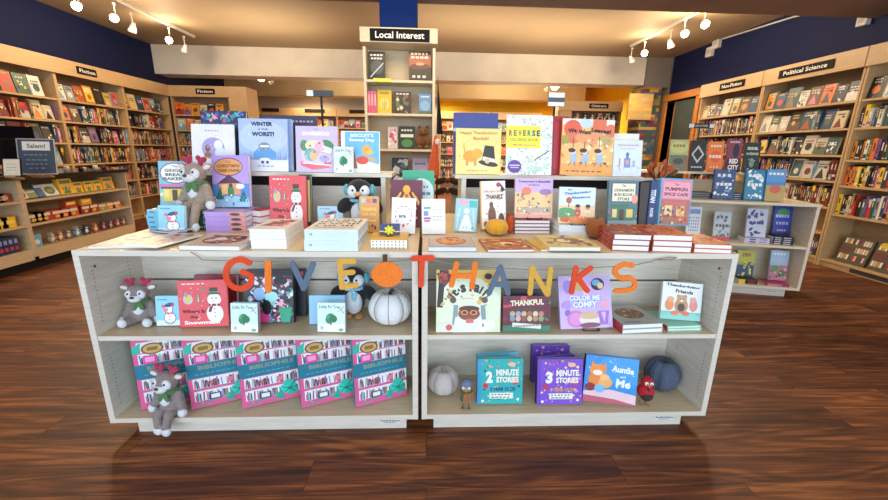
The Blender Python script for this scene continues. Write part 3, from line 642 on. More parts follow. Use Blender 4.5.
# ------------------------------------------------------------------ cover designs
def snowman_red(title_ink='#3a1a1c'):
    return [('r', .015, .01, .97, .98, '#e0525a'), ('e', .73, .72, .17, .2, '#f4f4f2'), ('e', .73, .42, .14, .13, '#f6f6f4'), ('r', .59, .28, .28, .03, '#2f6b45'), ('r', .64, .16, .17, .125, '#4a2f2a'), ('r', .64, .24, .17, .035, '#2f8a55'),
            ('e', .69, .39, .016, .014, '#20202a'), ('e', .77, .39, .016, .014, '#20202a'), ('p', [(.72, .43), (.66, .46), (.73, .455)], '#f08030'), ('r', .62, .51, .22, .05, '#7a2c40'), ('r', .62, .53, .06, .16, '#7a2c40', 20), ('r', .65, .51, .03, .05, '#f0d0d0'), ('r', .76, .51, .03, .05, '#f0d0d0'),
            ('e', .73, .62, .012, .012, '#30303a'), ('e', .73, .7, .012, .012, '#30303a'), ('e', .73, .78, .012, .012, '#30303a'), ('e', .2, .4, .1, .11, '#b9c4c8'), ('e', .2, .4, .06, .07, '#e8c24a'), ('p', [(.37, .45), (.41, .25), (.46, .45)], '#3d8a58'), ('p', [(.4, .45), (.41, .28), (.42, .45)], '#f4f4f2'),
            ('p', [(.48, .22), (.52, .12), (.56, .22)], '#4a9a68'), ('e', .17, .3, .04, .05, '#8fa0a8')]+dots(3, 22, ['#f7d8d8'], .03, .05, .97, .95, .009)+scrib(.35, .07, .5, '#f6e4e0', 5, .025)+[
            ('t', 'Where Is', .3, .66, .46, .075, title_ink), ('t', 'the', .3, .78, .16, .06, title_ink), ('t', 'Snowman?', .47, .9, .74, .08, '#f8f4ee', 0, .04)]
FIR = [('r', .02, .02, .96, .96, '#d3eef0'), ('r', 0, .72, 1, .28, '#eef6f6'), ('t', 'Little Fir Tree', .45, .14, .76, .11, '#4a7a80'), ('e', .48, .5, .15, .14, '#2b8a5c'), ('e', .42, .58, .13, .14, '#2b8a5c'), ('e', .57, .55, .14, .13, '#23784e'), ('e', .38, .48, .07, .07, '#3da06e'), ('r', .46, .66, .05, .1, '#6d4a30'),
       ('l', .75, .3, .98, .1, .002, '#8a5a3a'), ('l', .82, .2, .95, .35, .002, '#8a5a3a'), ('e', .16, .86, .06, .06, '#b8c4c0'), ('e', .85, .92, .09, .05, '#6fb596')]
SNOWB = [('r', 0, .82, 1, .18, '#dcecf6'), ('e', .56, .74, .25, .215, '#26344e'), ('e', .56, .74, .225, .19, '#f8fbfd'), ('e', .52, .44, .185, .18, '#26344e'), ('e', .52, .44, .16, .155, '#f8fbfd'), ('r', .36, .55, .36, .05, '#e07a90', 8), ('e', .56, .3, .2, .07, '#2f4f86', -15), ('e', .7, .28, .06, .06, '#c83a4c'), ('e', .48, .43, .02, .02, '#22242e'), ('e', .4, .47, .1, .07, '#e8888a'), ('e', .3, .34, .06, .06, '#e86a7a'), ('l', .36, .88, .76, .88, .002, '#2a3a5c'), ('e', .56, .8, .02, .02, '#22242e'), ('e', .56, .7, .02, .02, '#22242e')]+scrib(.3, .12, .4, '#5a7aa0', 4, .03)
def puzzle():
    g = random.Random(8); o = [('r', 0, 0, 1, 1, '#d95f95')]+dots(5, 60, ['#f0a0c0', '#c03a78', '#7fd0c8'], 0, 0, 1, 1, .012)
    for k, y in enumerate((.06, .22, .58, .76)):
        o.append(('r', .07, y, .93, .145, '#e6e9ee')); x = .09
        while x < .95:
            if g.random() < .2: x += .03; continue
            w = g.uniform(.012, .028); h = g.uniform(.085, .13); o.append(('r', x, y+.142-h, w, h, g.choice(['#5a2f5c', '#2a2c3a', '#5a2f5c', '#22406a', '#7fc4cf', '#2a2c3a', '#c04a6e', '#8a7fc0', '#b9604a', '#5c8a5a', '#d8a8c0', '#31767e', '#8a3040']), g.choice([0, 0, 0, 4, -4]))); x += w+.003
    o += [('r', .0, .37, 1, .2, '#217a93'), ('e', .3, .16, .17, .08, '#7a5a3c'), ('e', .3, .16, .14, .062, '#c9a860'), ('r', .22, .135, .16, .05, '#8a6c44'), ('p', [(0, .12), (.14, .06), (.1, .2), (0, .22)], '#2fb8a4'), ('r', .14, .25, .2, .115, '#e04a9c'), ('r', .17, .27, .14, .07, '#f2a0cc'), ('r', .4, .71, 0.001, .001, '#ffffff'),
          ('t', 'BIBLIOPHILE', .56, .43, .76, .06, '#8a9a80', 0, .03)]+scrib(.5, .52, .75, '#5aa8b8', 9, .014)
    o += [('p', [(.55, .95), (.72, .8), (.7, .98)], '#27a593'), ('e', .83, .78, .12, .07, '#34c4b0', 35), ('e', .87, .88, .1, .06, '#2ab0a0', -30), ('e', .74, .84, .1, .05, '#3accb8', 60), ('e', .82, .84, .035, .022, '#1d8f84'), ('l', .82, .84, .93, .74, .003, '#14605c'), ('l', .82, .84, .94, .82, .003, '#14605c'), ('l', .82, .84, .92, .91, .003, '#14605c'), ('l', .8, .84, .7, .8, .003, '#14605c'), ('l', .8, .85, .7, .9, .003, '#14605c'), ('l', .1, .97, .7, .86, .006, '#27a593'), ('r', .3, .82, .2, .09, '#3c4a5c'), ('r', .33, .835, .14, .06, '#e6e9ee'), ('r', .62, .63, .1, .07, '#e07a90')]
    return o
PUZ = puzzle()
def village(sky, oval, title, ink, base, seed, oink):
    o = [('r', 0, 0, 1, 1, sky)]+dots(seed, 40, ['#4a7a5c', '#c86a72', '#e8c870', '#6a4a7c', '#f0e4d0', '#3d6a8c'], 0, .6, 1, 1, .035)+[('r', .1, .58, .8, .3, base), ('r', .14, .62, .16, .18, '#f2dc8a'), ('r', .38, .62, .16, .24, '#5c3a30'), ('r', .62, .62, .22, .18, '#f0cf7a'), ('r', 0, .87, 1, .13, '#9ab0b8')]
    o += [('r', .05, .55, .9, .05, '#3c4a6c')] if oval != 'rect' else []
    if oval == 'rect': o += [('r', .08, .05, .84, .42, ink), ('r', .11, .07, .78, .38, oink)]
    else: o += [('e', .5, .26, .46, .23, '#8a4a7a'), ('e', .5, .26, .43, .21, oval)]
    n = len(title)
    for i, (s, w, h) in enumerate(title): o.append(('t', s, .5, .26+(i-(n-1)/2)*.095, w, h, ink if oval == 'rect' else ink, 0, .03))
    return o
def people(n, y, x0, x1, cloth, s=.1):
    o = []
    for i in range(n):
        x = x0+(x1-x0)*i/max(1, n-1); c = cloth[i % len(cloth)]
        o += [('e', x, y+s*.9, s*.55, s*.8, c), ('e', x, y, s*.42, s*.42, '#c98a60'), ('e', x, y-s*.25, s*.42, s*.28, '#3a2420')]
    return o

# ------------------------------------------------------------------ goods on the tops of the display tables
Z = ZT0+.0006
# flat picture books, left end
flat(91, 156, 1.60, Z, .25, .008, '#c9c4c0', [('r', .03, .03, .94, .94, '#cfc0b4')]+dots(21, 30, ['#a08070', '#e6ded6', '#7f6a62', '#c9a58c'], .1, .1, .9, .9, .06), yaw=6, label='thin pale book lying flat at the outer corner of the tabletop', hard=False)
flat(118, 160, 1.585, Z+.0086, .24, .006, '#d8d4d0', [('r', .05, .05, .9, .9, '#c8b0a4')]+dots(22, 26, ['#8a5a52', '#e8e0d8', '#a87868', '#c0a090'], .1, .1, .9, .9, .06), yaw=-12, label='thin brownish book overlapping another flat book at the outer corner', hard=False)
flat(148, 176, 1.66, Z+.0152, .16, .004, '#8fa4cc', [('r', .05, .05, .9, .9, '#9db0d6')]+dots(23, 14, ['#6078b0', '#d8e0f0'], .1, .1, .9, .9, .08), yaw=-20, label='small blue booklet lying on the flat books', hard=False)
flat(179, 240, 1.575, Z, .235, .018, '#c8beb6', [('r', .04, .04, .92, .92, '#c2b4a8'), ('e', .5, .5, .36, .34, '#7a3f38'), ('e', .45, .45, .16, .14, '#e0c8b0'), ('e', .65, .6, .14, .12, '#a05048'), ('e', .3, .6, .1, .1, '#d8b8a0')]+dots(24, 20, ['#5c3430', '#d8c0a8', '#b07060'], .15, .15, .85, .85, .05), yaw=-2, label='pale book with red-brown cover art lying flat by the white block stacks', spine='b', pb='#e9f1f6')
ARTP = [('r', .03, .03, .94, .94, '#e6ddd6'), ('p', [(.1, .7), (.4, .15), (.95, .1), (.8, .75)], '#b98478'), ('p', [(.2, .65), (.4, .3), (.7, .25), (.6, .7)], '#8a5a58')]+dots(26, 16, ['#d8a89a', '#7a4a4a', '#efe6e0'], .15, .15, .9, .8, .06)
z1 = stack(250.5, 287, 1.60, Z, .235, .0405, 2, '#e9e6e2', ARTP, 0, 'thick white book, # one of the pair beside the winter village stand', 'thick white books in a pair', seed=1, page='#eef4f8', spine='r', pb='#e4ded4')
CARD = [('r', .02, .02, .96, .96, '#e6dfd4')]+[('e', .12+.085*i, .2+.16*j, .028, .045, '#3a3634') for i in range(10) for j in range(4) if (i+j) % 4]+[('r', .1, .8, .8, .05, '#d8cfc4')]
z2 = stack(304.5, 358, 1.575, Z, .27, .0425, 2, '#e6ebee', CARD, 0, 'thick pale blue-edged book with dotted cover, # one of two', 'thick pale books with dotted covers', seed=2, page='#dceaf4', spine='b', pb='#cfe3f2', sp_items=[('t', '19', .12, .45, .05, .25, '#3a5a7c')])
# patterned keepsake box with blue bow box on top
r = empty('gift_box', (Xat(389, 1.575, Z), 1.575, Z), (0, 0, 0), 'white box with black triangles and a mustard lid at the inner table corner', 'gift box')
w = Xat(407, 1.6, Z)-Xat(371.5, 1.6, Z)
m = MB().box(-w/2, w/2, 0, .11, 0, .036, mat('#ece6da'))
art(m, [('p', [(.04+i*.105, .25+j*.36), (.08+i*.105, .25+j*.36), (.06+i*.105, .08+j*.36)], '#2a2a30') for i in range(9) for j in range(3)], w, .036, lambda x, y, k: (-w/2+x*w, -k, .036*(1-y)))
art(m, [('p', [(.06+i*.2, .3+j*.4), (.14+i*.2, .3+j*.4), (.1+i*.2, .1+j*.4)], '#2a2a30') for i in range(5) for j in range(3)], .11, .036, lambda x, y, k: (w/2+k, x*.11, .036*(1-y)))
m.build('box_body', r); MB().box(-w/2-.003, w/2+.003, -.003, .113, .0365, .047, mat('#c9962a')).ell((.0, .02, .047), (.02, .008, .004), mat('#7a3a2c', 'fabric')).build('lid', r, .001)
r = empty('gift_box', (Xat(389.5, 1.625, Z+.05), 1.625, Z+.0475), (R(-10), 0, 0), 'small navy gift box with a yellow-green bow on the mustard lid', 'gift box')
MB().box(-.042, .042, 0, .035, 0, .048, mat('#27346c')).box(-.0425, .0425, -.0006, .0356, .012, .017, mat('#d8cf4a', 'gloss')).build('box_body', r, .001)
m = MB()
for i in range(7): a = 2*PI*i/7; m.ell((.013*math.cos(a), -.008, .02+.012*math.sin(a)), (.010, .006, .006), mat('#d6d83a', 'gloss'), Matrix.Rotation(-a, 3, 'Y'))
m.ell((0, -.012, .02), (.009, .006, .009), mat('#e2e04c', 'gloss')).build('bow', r)

# standing row, left table
stand(270.5, 307, 176, 1.86, Z, .016, '#d94e58', snowman_red(), yaw=-2, lean=8, label='red snowman picture book standing on the tabletop behind the white pair')
stand(300, 312, 175, 1.885, Z, .02, '#2c3a34', [('r', .7, .1, .2, .8, '#c9b46a')], yaw=-2, lean=8, label='dark green book peeking out behind the tabletop snowman book')
stand(318, 343, 206.5, 1.86, Z, .012, '#a8d8ee', SNOWB, yaw=0, lean=8, label='light blue snowman book half hidden behind the dotted-cover pair')
stand(360, 379, 197, 1.765, Z, .03, '#d9a85c', [('r', .05, .04, .9, .92, '#dca05c'), ('r', .1, .06, .22, .12, '#a8d0dc'), ('r', .38, .06, .22, .12, '#e0785c'), ('r', .68, .06, .22, .12, '#5c5c8c'), ('t', 'THANKFUL', .5, .36, .8, .1, '#f4d060', 0, .04), ('t', 'FOR YOU', .5, .5, .7, .09, '#f4d060', 0, .04)]+scrib(.5, .68, .7, '#f0e0b0', 4, .03)+dots(31, 8, ['#7a3a30'], .1, .8, .9, .95, .04), yaw=0, lean=6, label='golden boxed book standing in front of the black and white penguin')
stand(391, 415, 199, 1.72, Z, .012, '#eceef0', [('t', 'ara', .45, .52, .3, .07, '#4a7a80', 0, .04)]+[('r', .5+.33*math.cos(a*.5)-.02, .5+.27*math.sin(a*.5)-.03, .035, .06, ['#d8908a', '#5a7a90', '#8a5a7c', '#c9a860'][a % 4], a*29) for a in range(13)]+[('e', .5, .78, .05, .05, '#d83a50')], yaw=6, lean=14, tilt=3, label='white book with a ring of small coloured letters at the inner corner')
stand(391, 422, 180.5, 1.90, Z, .02, '#6d2440', [('r', .02, .02, .96, .96, '#6a2340'), ('p', [(.15, .62), (.5, .2), (.85, .62)], '#f0c02c'), ('p', [(.3, .62), (.5, .32), (.7, .62)], '#f2952a'), ('p', [(.4, .62), (.5, .42), (.6, .62)], '#e8602c'), ('e', .5, .2, .12, .09, '#f2b42a'), ('p', [(.44, .3), (.5, .42), (.56, .3)], '#e05030'), ('e', .18, .4, .035, .1, '#f0c45a', 30), ('e', .27, .32, .035, .08, '#f0c45a', 30), ('e', .82, .4, .035, .1, '#f0c45a', -30), ('e', .73, .32, .035, .08, '#f0c45a', -30), ('e', .12, .48, .035, .05, '#f0c45a'), ('e', .88, .48, .035, .05, '#f0c45a')]+scrib(.5, .8, .8, '#e8c070', 6, .05), yaw=-2, lean=8, label='maroon book with a golden fan-tailed turkey')
stand(402, 433, 171, 2.10, Z, .02, '#3fae88', [('r', .03, .02, .94, .96, '#3aa882'), ('e', .62, .5, .44, .36, '#cfe8ee')]+scrib(.62, .3, .5, '#4a8a90', 5, .04)+scrib(.62, .42, .6, '#4a8a90', 4, .05)+[('t', 'SHINE', .62, .6, .5, .1, '#f6fafa', 0, .03)], yaw=-4, lean=9, label='teal green book with a large pale circle behind the maroon turkey book')
# ginger bread bakery, snowman book, stacks, plush
VIO = [('r', .0, .0, 1, 1, '#b494dc'), ('r', .6, .1, .38, .8, '#e89a70'), ('e', .75, .5, .13, .3, '#5c3a30')]
z3 = stack(207, 247, 1.76, Z, .19, .0235, 4, '#b79ae0', [('r', .04, .04, .92, .92, '#c8b4e8')], 2, 'lilac paperback with a cottage on its spine, # of the pile of four', 'lilac paperbacks in a pile', hard=True, spine='b', pb='#b79ae0', sp_items=VIO, seed=3)
z4 = stack(149, 168, 1.80, Z, .17, .0235, 4, '#7cc8e8', [], 0, 'sky blue paperback, # of the pile under the bakery book', 'sky blue paperbacks in a pile', spine='b', pb='#7cc8e8', seed=4, sp_items=[('r', .1, .3, .3, .35, '#4a8ab0')])
stack(250, 262, 1.83, Z, .2, .031, 3, '#c23a48', [('r', .1, .1, .8, .8, '#cc4450')], -25, 'red book with pale pages, # of the pile beside the lilac paperbacks', 'red books in a pile', seed=5)
stack(187.5, 204, 1.80, Z, .14, .0235, 4, '#2f5a44', [], 0, 'dark green book, # of the pile under the sitting reindeer', 'dark green books in a pile', spine='b', pb='#35634a', seed=14, sp_items=[('r', .1, .3, .5, .35, '#8fae86')])
stand(161, 194, 162, 1.88, z4-.0, .026, '#8fd0e4', village('#7fc4da', '#f4f2ec', [('The', .16, .045), ('GINGER', .62, .065), ('BREAD', .58, .065), ('BAKERY', .7, .065)], '#2a4a50', '#e6d24a', 41, '')[:-4]+[('r', .0, .5, 1, .06, '#d878a8'), ('t', 'The', .5, .11, .16, .045, '#2a4a50'), ('t', 'GINGER', .5, .2, .62, .065, '#2a4a50', 0, .03), ('t', 'BREAD', .5, .29, .58, .065, '#2a4a50', 0, .03), ('t', 'BAKERY', .5, .38, .7, .065, '#2a4a50', 0, .03)], yaw=0, lean=8, label='pale blue paperback titled The Ginger Bread Bakery')
stand(213, 251, 157, 1.87, z3, .026, '#a88fd8', [('r', 0, 0, 1, 1, '#b79ae0'), ('r', 0, .55, 1, .45, '#5a8ed8'), ('e', .5, .98, .6, .2, '#9cc8e8'), ('e', .45, .22, .4, .18, '#7a4a80'), ('e', .45, .22, .38, .16, '#e2a468'), ('t', 'The', .45, .12, .14, .04, '#a0642c'), ('t', 'CHRISTMAS', .45, .2, .64, .06, '#8c5420', 0, .03), ('t', 'TREE FARM', .45, .29, .6, .055, '#8c5420', 0, .03), ('p', [(.12, .55), (.45, .37), (.82, .55)], '#5c3a50'), ('r', .18, .54, .58, .22, '#e0986a'), ('r', .25, .56, .16, .18, '#f4c890'), ('e', .5, .7, .09, .12, '#3d8a58'), ('e', .5, .58, .05, .04, '#5a3a30'), ('p', [(.08, .85), (.2, .6), (.3, .85)], '#2f7a6c'), ('p', [(.72, .9), (.84, .66), (.96, .9)], '#2f7a8c'), ('e', .76, .6, .12, .05, '#f0f4f8')]+dots(42, 20, ['#f4f6fa', '#2a5a6c'], 0, .75, 1, 1, .02), yaw=-6, lean=10, tilt=-2, label='lilac and blue paperback titled The Christmas Tree Farm')
stand(159, 185, 206, 1.705, Z, .02, '#8fd0ec', SNOWB, yaw=0, lean=10, label='small light blue snowman board book in front of the sky blue pile')

# riser, left
ZR = RZ+.0006; RB = RY+.03
stand(193, 235.5, 124.5, RB, ZR, .01, '#e9eaf2', [('r', .02, .02, .96, .96, '#e8e9f2'), ('e', .5, .52, .27, .24, '#a9a0d8'), ('e', .62, .44, .1, .1, '#eef0fa'), ('e', .66, .62, .12, .14, '#dfe4f4'), ('e', .37, .52, .06, .08, '#8a5a3c'), ('e', .37, .66, .09, .06, '#9a6a48'), ('e', .5, .8, .36, .05, '#f4f6fa')]+scrib(.5, .14, .35, '#b8a8c8', 5, .03)+dots(51, 20, ['#c8c8dc', '#f4e4c0'], .05, .05, .95, .95, .012), yaw=0, lean=9, label='white picture book with a lilac oval on the riser shelf')
stand(203, 248, 111.5, RB+.06, ZR, .02, '#28324c', [('r', .02, .01, .96, .3, '#303c5c')]+dots(52, 60, ['#3f9aa8', '#c05a90', '#4a5ad0', '#e0a0b0', '#223044', '#70c0c8'], .02, .0, .98, .14, .03, 'r')+scrib(.5, .22, .9, '#5a6a9c', 9, .03), yaw=0, lean=9, label='dark book with a confetti-coloured top edge behind the white oval book')
stand(240, 288.5, 119, RB-.01, ZR, .012, '#a9c0ea', [('r', .0, .0, 1, .76, '#a7bfec'), ('r', 0, .76, 1, .24, '#e3e8f6'), ('e', .5, .35, .5, .3, '#b9cdf2')]+[('p', [(x, .78), (x+.02, .7-.05*((i*7) % 3)), (x+.04, .78)], '#7f9cd0') for i, x in enumerate([.02+.04*j for j in range(24)])]+[('e', .52, .66, .2, .13, '#5c9fd8'), ('e', .38, .68, .09, .09, '#5c9fd8', 30), ('e', .67, .68, .09, .09, '#5c9fd8', -30), ('e', .52, .52, .12, .07, '#7d8aa0'), ('r', .43, .5, .19, .04, '#e9eef4'), ('r', .45, .8, .05, .05, '#39445c'), ('r', .55, .8, .05, .05, '#39445c'), ('e', .52, .77, .11, .03, '#e9eef6'),
      ('t', 'WINTER', .48, .1, .44, .075, '#20304c', 0, .05), ('t', 'IS THE', .5, .2, .2, .03, '#20304c'), ('t', 'WORST!', .5, .29, .46, .085, '#20304c', 0, .05), ('r', .2, .3, 0.02, .02, '#f4f8ff')]+dots(53, 26, ['#eef4ff'], .03, .03, .97, .7, .008)+scrib(.55, .9, .35, '#8fa0c0', 4, .02), yaw=0, lean=9, label='light blue picture book titled Winter is the Worst!')
stand(263, 293, 119.5, RB+.02, ZR, .02, '#8fb0dc', [('r', .5, 0, .5, .75, '#88a8dc')], yaw=0, lean=9, label='blue book showing its right edge behind the Winter is the Worst! book')
stand(296.5, 338, 126.5, RB-.01, ZR, .011, '#cbbfe8', [('r', .01, .01, .98, .98, '#cabdea'), ('e', .5, .6, .38, .3, '#d8cdf0'), ('t', 'THE', .48, .07, .1, .03, '#8a7ab0'), ('t', 'GINGERBREAD', .48, .16, .66, .085, '#f2edda', 0, .05), ('e', .2, .42, .1, .12, '#4f9a68'), ('e', .76, .4, .16, .1, '#4a8a60', 25), ('e', .42, .42, .2, .12, '#e8dcc0'), ('e', .55, .48, .12, .18, '#f0b8d0', 20), ('e', .36, .62, .16, .14, '#7ab8b8'), ('e', .42, .64, .09, .1, '#f0c08a'), ('p', [(.1, .76), (.5, .85), (.85, .76), (.8, .9), (.4, .95), (.12, .86)], '#e8707c'), ('l', .15, .8, .85, .85, .006, '#f6eef0'), ('p', [(.64, .4), (.88, .48), (.84, .62), (.62, .56)], '#e8e4f2'), ('l', .64, .4, .88, .48, .002, '#5a4a5c'), ('l', .88, .48, .84, .62, .002, '#5a4a5c'), ('l', .84, .62, .62, .56, .002, '#5a4a5c'), ('e', .68, .7, .12, .08, '#b0a8d8')]+dots(54, 26, ['#3f7a5c', '#d85a70', '#5a4a7c', '#f4e8d0'], .15, .35, .85, .9, .014), yaw=0, lean=9, label='lavender picture book with a rocking toy and ribbons')
stand(334, 353.5, 147, RB-.045, ZR, .012, '#cfeaf0', FIR, yaw=0, lean=9, label='small fir tree board book in front of the puppy picture book on the riser')
stand(341.5, 380, 131.5, RB+.0, ZR, .01, '#eaf0f4', [('r', .1, .02, .88, .96, '#6fb9ea'), ('p', [(.1, .75), (.5, .68), (.98, .8), (.98, .98), (.1, .98)], '#e6f2fa'), ('r', .0, .0, .1, 1, '#f0f4f6'), ('e', .55, .7, .16, .1, '#d8523c'), ('e', .66, .46, .12, .13, '#f0a844'), ('e', .74, .5, .08, .06, '#f4bc5c'), ('p', [(.2, .35), (.35, .5), (.42, .9), (.3, .9), (.28, .55)], '#a86a40'), ('l', .2, .35, .3, .4, .003, '#7a4a2c'), ('e', .8, .68, .1, .04, '#f0a844', 20),
      ('t', "BISCUIT'S", .54, .1, .6, .08, '#e8f4fc', 0, .04), ('t', 'Snowy Day', .54, .22, .66, .09, '#f6fbff', 0, .04)], yaw=0, lean=9, label='sky blue snowy picture book with an orange animal at the riser end')

stand(264, 319, 116, RB+.15, ZR, .02, '#342c50', [('r', .1, .05, .12, .03, '#6a5a8a')]+scrib(.75, .1, .4, '#b8a8c8', 6, .03), lean=5, label='dark purple wide book at the back of the winter riser')
# riser, right
stand(453, 497, 113.5, RB+.03, ZR, .02, '#3c4888', [('r', .01, .01, .98, .25, '#434f92'), ('r', 0, .25, 1, .06, '#a9c4dc')], lean=9, label='indigo book rising behind the cream picture book with a top hat')
stand(455.5, 500.5, 129, RB-.01, ZR, .011, '#ecd87c', [('r', .01, .01, .98, .98, '#f0dc8a'), ('e', .55, .65, .42, .26, '#f4e4a4'), ('e', .33, .6, .17, .13, '#eba53c'), ('e', .47, .54, .12, .11, '#efb04a'), ('r', .22, .66, .06, .15, '#e59a34'), ('r', .4, .66, .06, .15, '#e59a34'), ('l', .2, .52, .17, .36, .006, '#e59a34'), ('p', [(.64, .36), (.84, .38), (.88, .78), (.56, .72)], '#3c3834'), ('e', .72, .76, .22, .06, '#3c3834', 10), ('p', [(.6, .6), (.87, .66), (.88, .74), (.58, .69)], '#e8e0cc'), ('e', .7, .7, .06, .06, '#d8c4a0'), ('t', 'Happy Thanksgiving', .5, .1, .84, .08, '#c08a4c', 0, .03), ('t', 'Biscuit!', .55, .21, .34, .07, '#c08a4c', 0, .03)]+scrib(.5, .92, .5, '#c9a860', 5, .02)+dots(56, 10, ['#e07a3a', '#c8a040'], .05, .2, .95, .9, .014), lean=9, label='cream yellow picture book with a black top hat on the riser')
g = random.Random(5)
RC = [('r', 0, 0, 1, 1, '#eaf2f2')]+[('l', g.random(), g.random()*.9, 0, 0, .0015, '#8fb4c0') for _ in range(0)]
for _ in range(260):
    x, y = g.random(), g.random(); a = g.uniform(0, PI); L = g.uniform(.02, .06); RC.append(('l', x, y, x+L*math.cos(a), y+L*math.sin(a), .0026, g.choice(['#7f98a8', '#9fd0c8', '#8a7fb0', '#5f6f7c', '#a8c8d8', '#7fc0a8'])))
RC += [('e', .5+g.uniform(-.45, .45), .86+g.uniform(-.1, .1), .05, .035, g.choice(['#a8e0d0', '#b8e4e8', '#c8dcc0'])) for _ in range(14)]
RC += [('l', .62, .75, .95, .58, .004, '#3a4a54'), ('r', .0, .18, .74, .37, '#f2ee4c')]+[('t', c, .09+.1*i, .3, .075, .1, q, 0, .05) for i, (c, q) in enumerate(zip('REVERSE', ['#a0606a', '#7a8468', '#8a7a3a', '#6a8468', '#2f8a76', '#2a5a84', '#5a3a74']))]+[('t', 'COLORING BOOK', .38, .41, .62, .05, '#7a8450', 0, .02), ('t', 'Mindful Journeys', .4, .5, .5, .04, '#b06a80'), ('e', .19, .86, .15, .11, '#6a4aa0'), ('r', .08, .83, .22, .02, '#d8ccf0'), ('r', .1, .87, .18, .015, '#d8ccf0')]
stand(505.5, 551, 115.5, RB-.01, ZR, .012, '#e6eeee', RC, lean=9, label='white colouring book with a bright yellow title box')
stand(551, 567, 117, RB+.03, ZR, .02, '#9c2c3c', [('r', .1, .1, .3, .8, '#b03a48')], lean=9, label='crimson book peeking out behind the autumn leaves picture book')
WL_ = [('r', 0, 0, 1, 1, '#efc27c'), ('r', 0, 0, 1, .1, '#e8eaec'), ('e', .2, .18, .17, .16, '#e26a50'), ('r', .58, 0, .26, .24, '#e27a58'), ('e', .45, .08, .12, .08, '#c8dcea'), ('e', .93, .2, .12, .12, '#e8805c'), ('e', .2, .34, .16, .1, '#e07a5c'), ('e', .55, .33, .3, .12, '#eca070'), ('e', .85, .38, .12, .1, '#c0b070'), ('e', .06, .38, .08, .09, '#a8a458')]+dots(57, 50, ['#e88c50', '#f4dc90', '#e8a860', '#d86a48', '#f6e8b8'], 0, .35, 1, 1, .035)+[('r', 0, .8, 1, .2, '#eda95a')]
for x, a in ((.22, .35), (.44, .4), (.72, .3)): WL_ += [('l', x, a, x, .6, .003, '#5c3a34'), ('e', x+.02, .7, .06, .1, '#a8c4e4', 10), ('e', x, .58, .06, .05, '#d8e0ec'), ('e', x-.02, .56, .07, .04, '#5c3030'), ('l', x-.03, .76, x-.08, .84, .003, '#5c5068'), ('l', x+.03, .76, x+.06, .84, .003, '#5c5068')]
WL_ += [('l', .8, .75, .92, .84, .003, '#4a3a40'), ('e', .85, .78, .03, .02, '#5c4a50')]+[('t', s, cx, .2+dy, w_, .075, '#2c2a30', a, .04) for s, cx, dy, w_, a in (('We', .19, .01, .16, -4), ('Want', .43, .03, .24, 0), ('Leaves!', .74, .0, .38, 5))]+scrib(.45, .93, .7, '#8a5030', 7, .02)
stand(560, 611.5, 120, RB-.01, ZR, .012, '#eebc78', WL_, lean=9, tilt=1, label='orange picture book titled We Want Leaves with dancing children')
stand(612, 637, 134, RB+.02, ZR, .014, '#ece8dc', [('r', .02, .02, .96, .96, '#efebe0')], lean=9, label='cream book behind the pale castle picture book on the riser')
stand(612.5, 640.5, 140.5, RB-.01, ZR, .01, '#dbe8f4', [('r', .02, .02, .96, .96, '#dde9f5'), ('r', .38, .5, .22, .26, '#7a98cc'), ('r', .44, .4, .1, .2, '#6a88c4'), ('p', [(.42, .4), (.49, .32), (.56, .4)], '#4a68a8'), ('e', .49, .6, .07, .07, '#e8a0a0'), ('r', .2, .5, .05, .22, '#d88a90'), ('r', .68, .56, .08, .18, '#9ab4dc'), ('t', 'THE NUTCRACKER', .5, .14, .76, .045, '#c08a9a', 0, .03)]+scrib(.5, .24, .5, '#c0b0c8', 4, .02)+dots(58, 14, ['#e8b0a8', '#9ab4dc'], .1, .7, .9, .9, .02), lean=9, yaw=-2, label='pale blue picture book with a small castle at the riser end')

# standing row, right table
stand(422, 445.5, 200, 1.72, Z, .016, '#eceff0', [('r', .1, .22, .28, .07, '#6fb0a0'), ('r', .08, .34, .2, .14, '#7a98cc'), ('r', .08, .52, .3, .06, '#a06ab0'), ('r', .1, .6, .24, .05, '#d85a70')]+[q for j in range(4) for q in scrib(.68, .3+j*.1, .44, '#8a9aa4', 3, .015, j)], lean=14, tilt=-1, label='white book with a small pile of books drawn on its cover')
stand(454, 476, 199.5, 1.78, Z, .012, '#8fc4d0', [('r', .04, .02, .92, .96, '#9cccd8'), ('r', .15, .06, .42, .13, '#e8a8b8'), ('r', .62, .06, .34, .2, '#48b8b4'), ('e', .52, .38, .12, .1, '#dcecf0'), ('p', [(.2, .98), (.4, .5), (.62, .5), (.85, .98)], '#e4f2f4'), ('l', .2, .3, .1, .9, .004, '#d0e8f0'), ('l', .8, .3, .9, .9, .004, '#d0e8f0')]+dots(61, 12, ['#e8f4f6', '#5aa0b0'], .1, .4, .9, .98, .03), lean=10, tilt=3, label='light blue book with a white dress on its cover')
stand(481, 506, 182, 1.80, Z+.012, .014, '#e8e4dc', [('r', .0, .0, 1, 1, '#ecebe6'), ('r', 0, 0, .05, 1, '#e0a860'), ('e', .45, .72, .16, .2, '#7a4a30'), ('e', .43, .5, .08, .07, '#7a4a30'), ('e', .82, .78, .11, .11, '#5c3a2c'), ('e', .2, .9, .08, .06, '#a04a3c'), ('l', .75, .05, .98, .2, .01, '#2f2c34'), ('e', .88, .18, .07, .05, '#3a3640'), ('e', .72, .08, .08, .05, '#a8485c'), ('t', 'LITTLE BEAR GIVES', .48, .22, .72, .045, '#c8803c', 0, .03), ('t', 'THANKS', .55, .33, .68, .1, '#6a4038', 0, .05)]+dots(62, 16, ['#d8a050', '#8a5a70', '#e8b8a0'], .1, .1, .95, .7, .02), lean=12, tilt=-2, label='white picture book with a brown bear and the word THANKS')
z5 = stack(514.5, 550, 1.76, Z, .2, .0165, 4, '#9c5a58', [], 0, 'white-paged paperback, # of the pile under the lilac autumn novel', 'paperbacks piled under the lilac novel', seed=7, gap=.001)
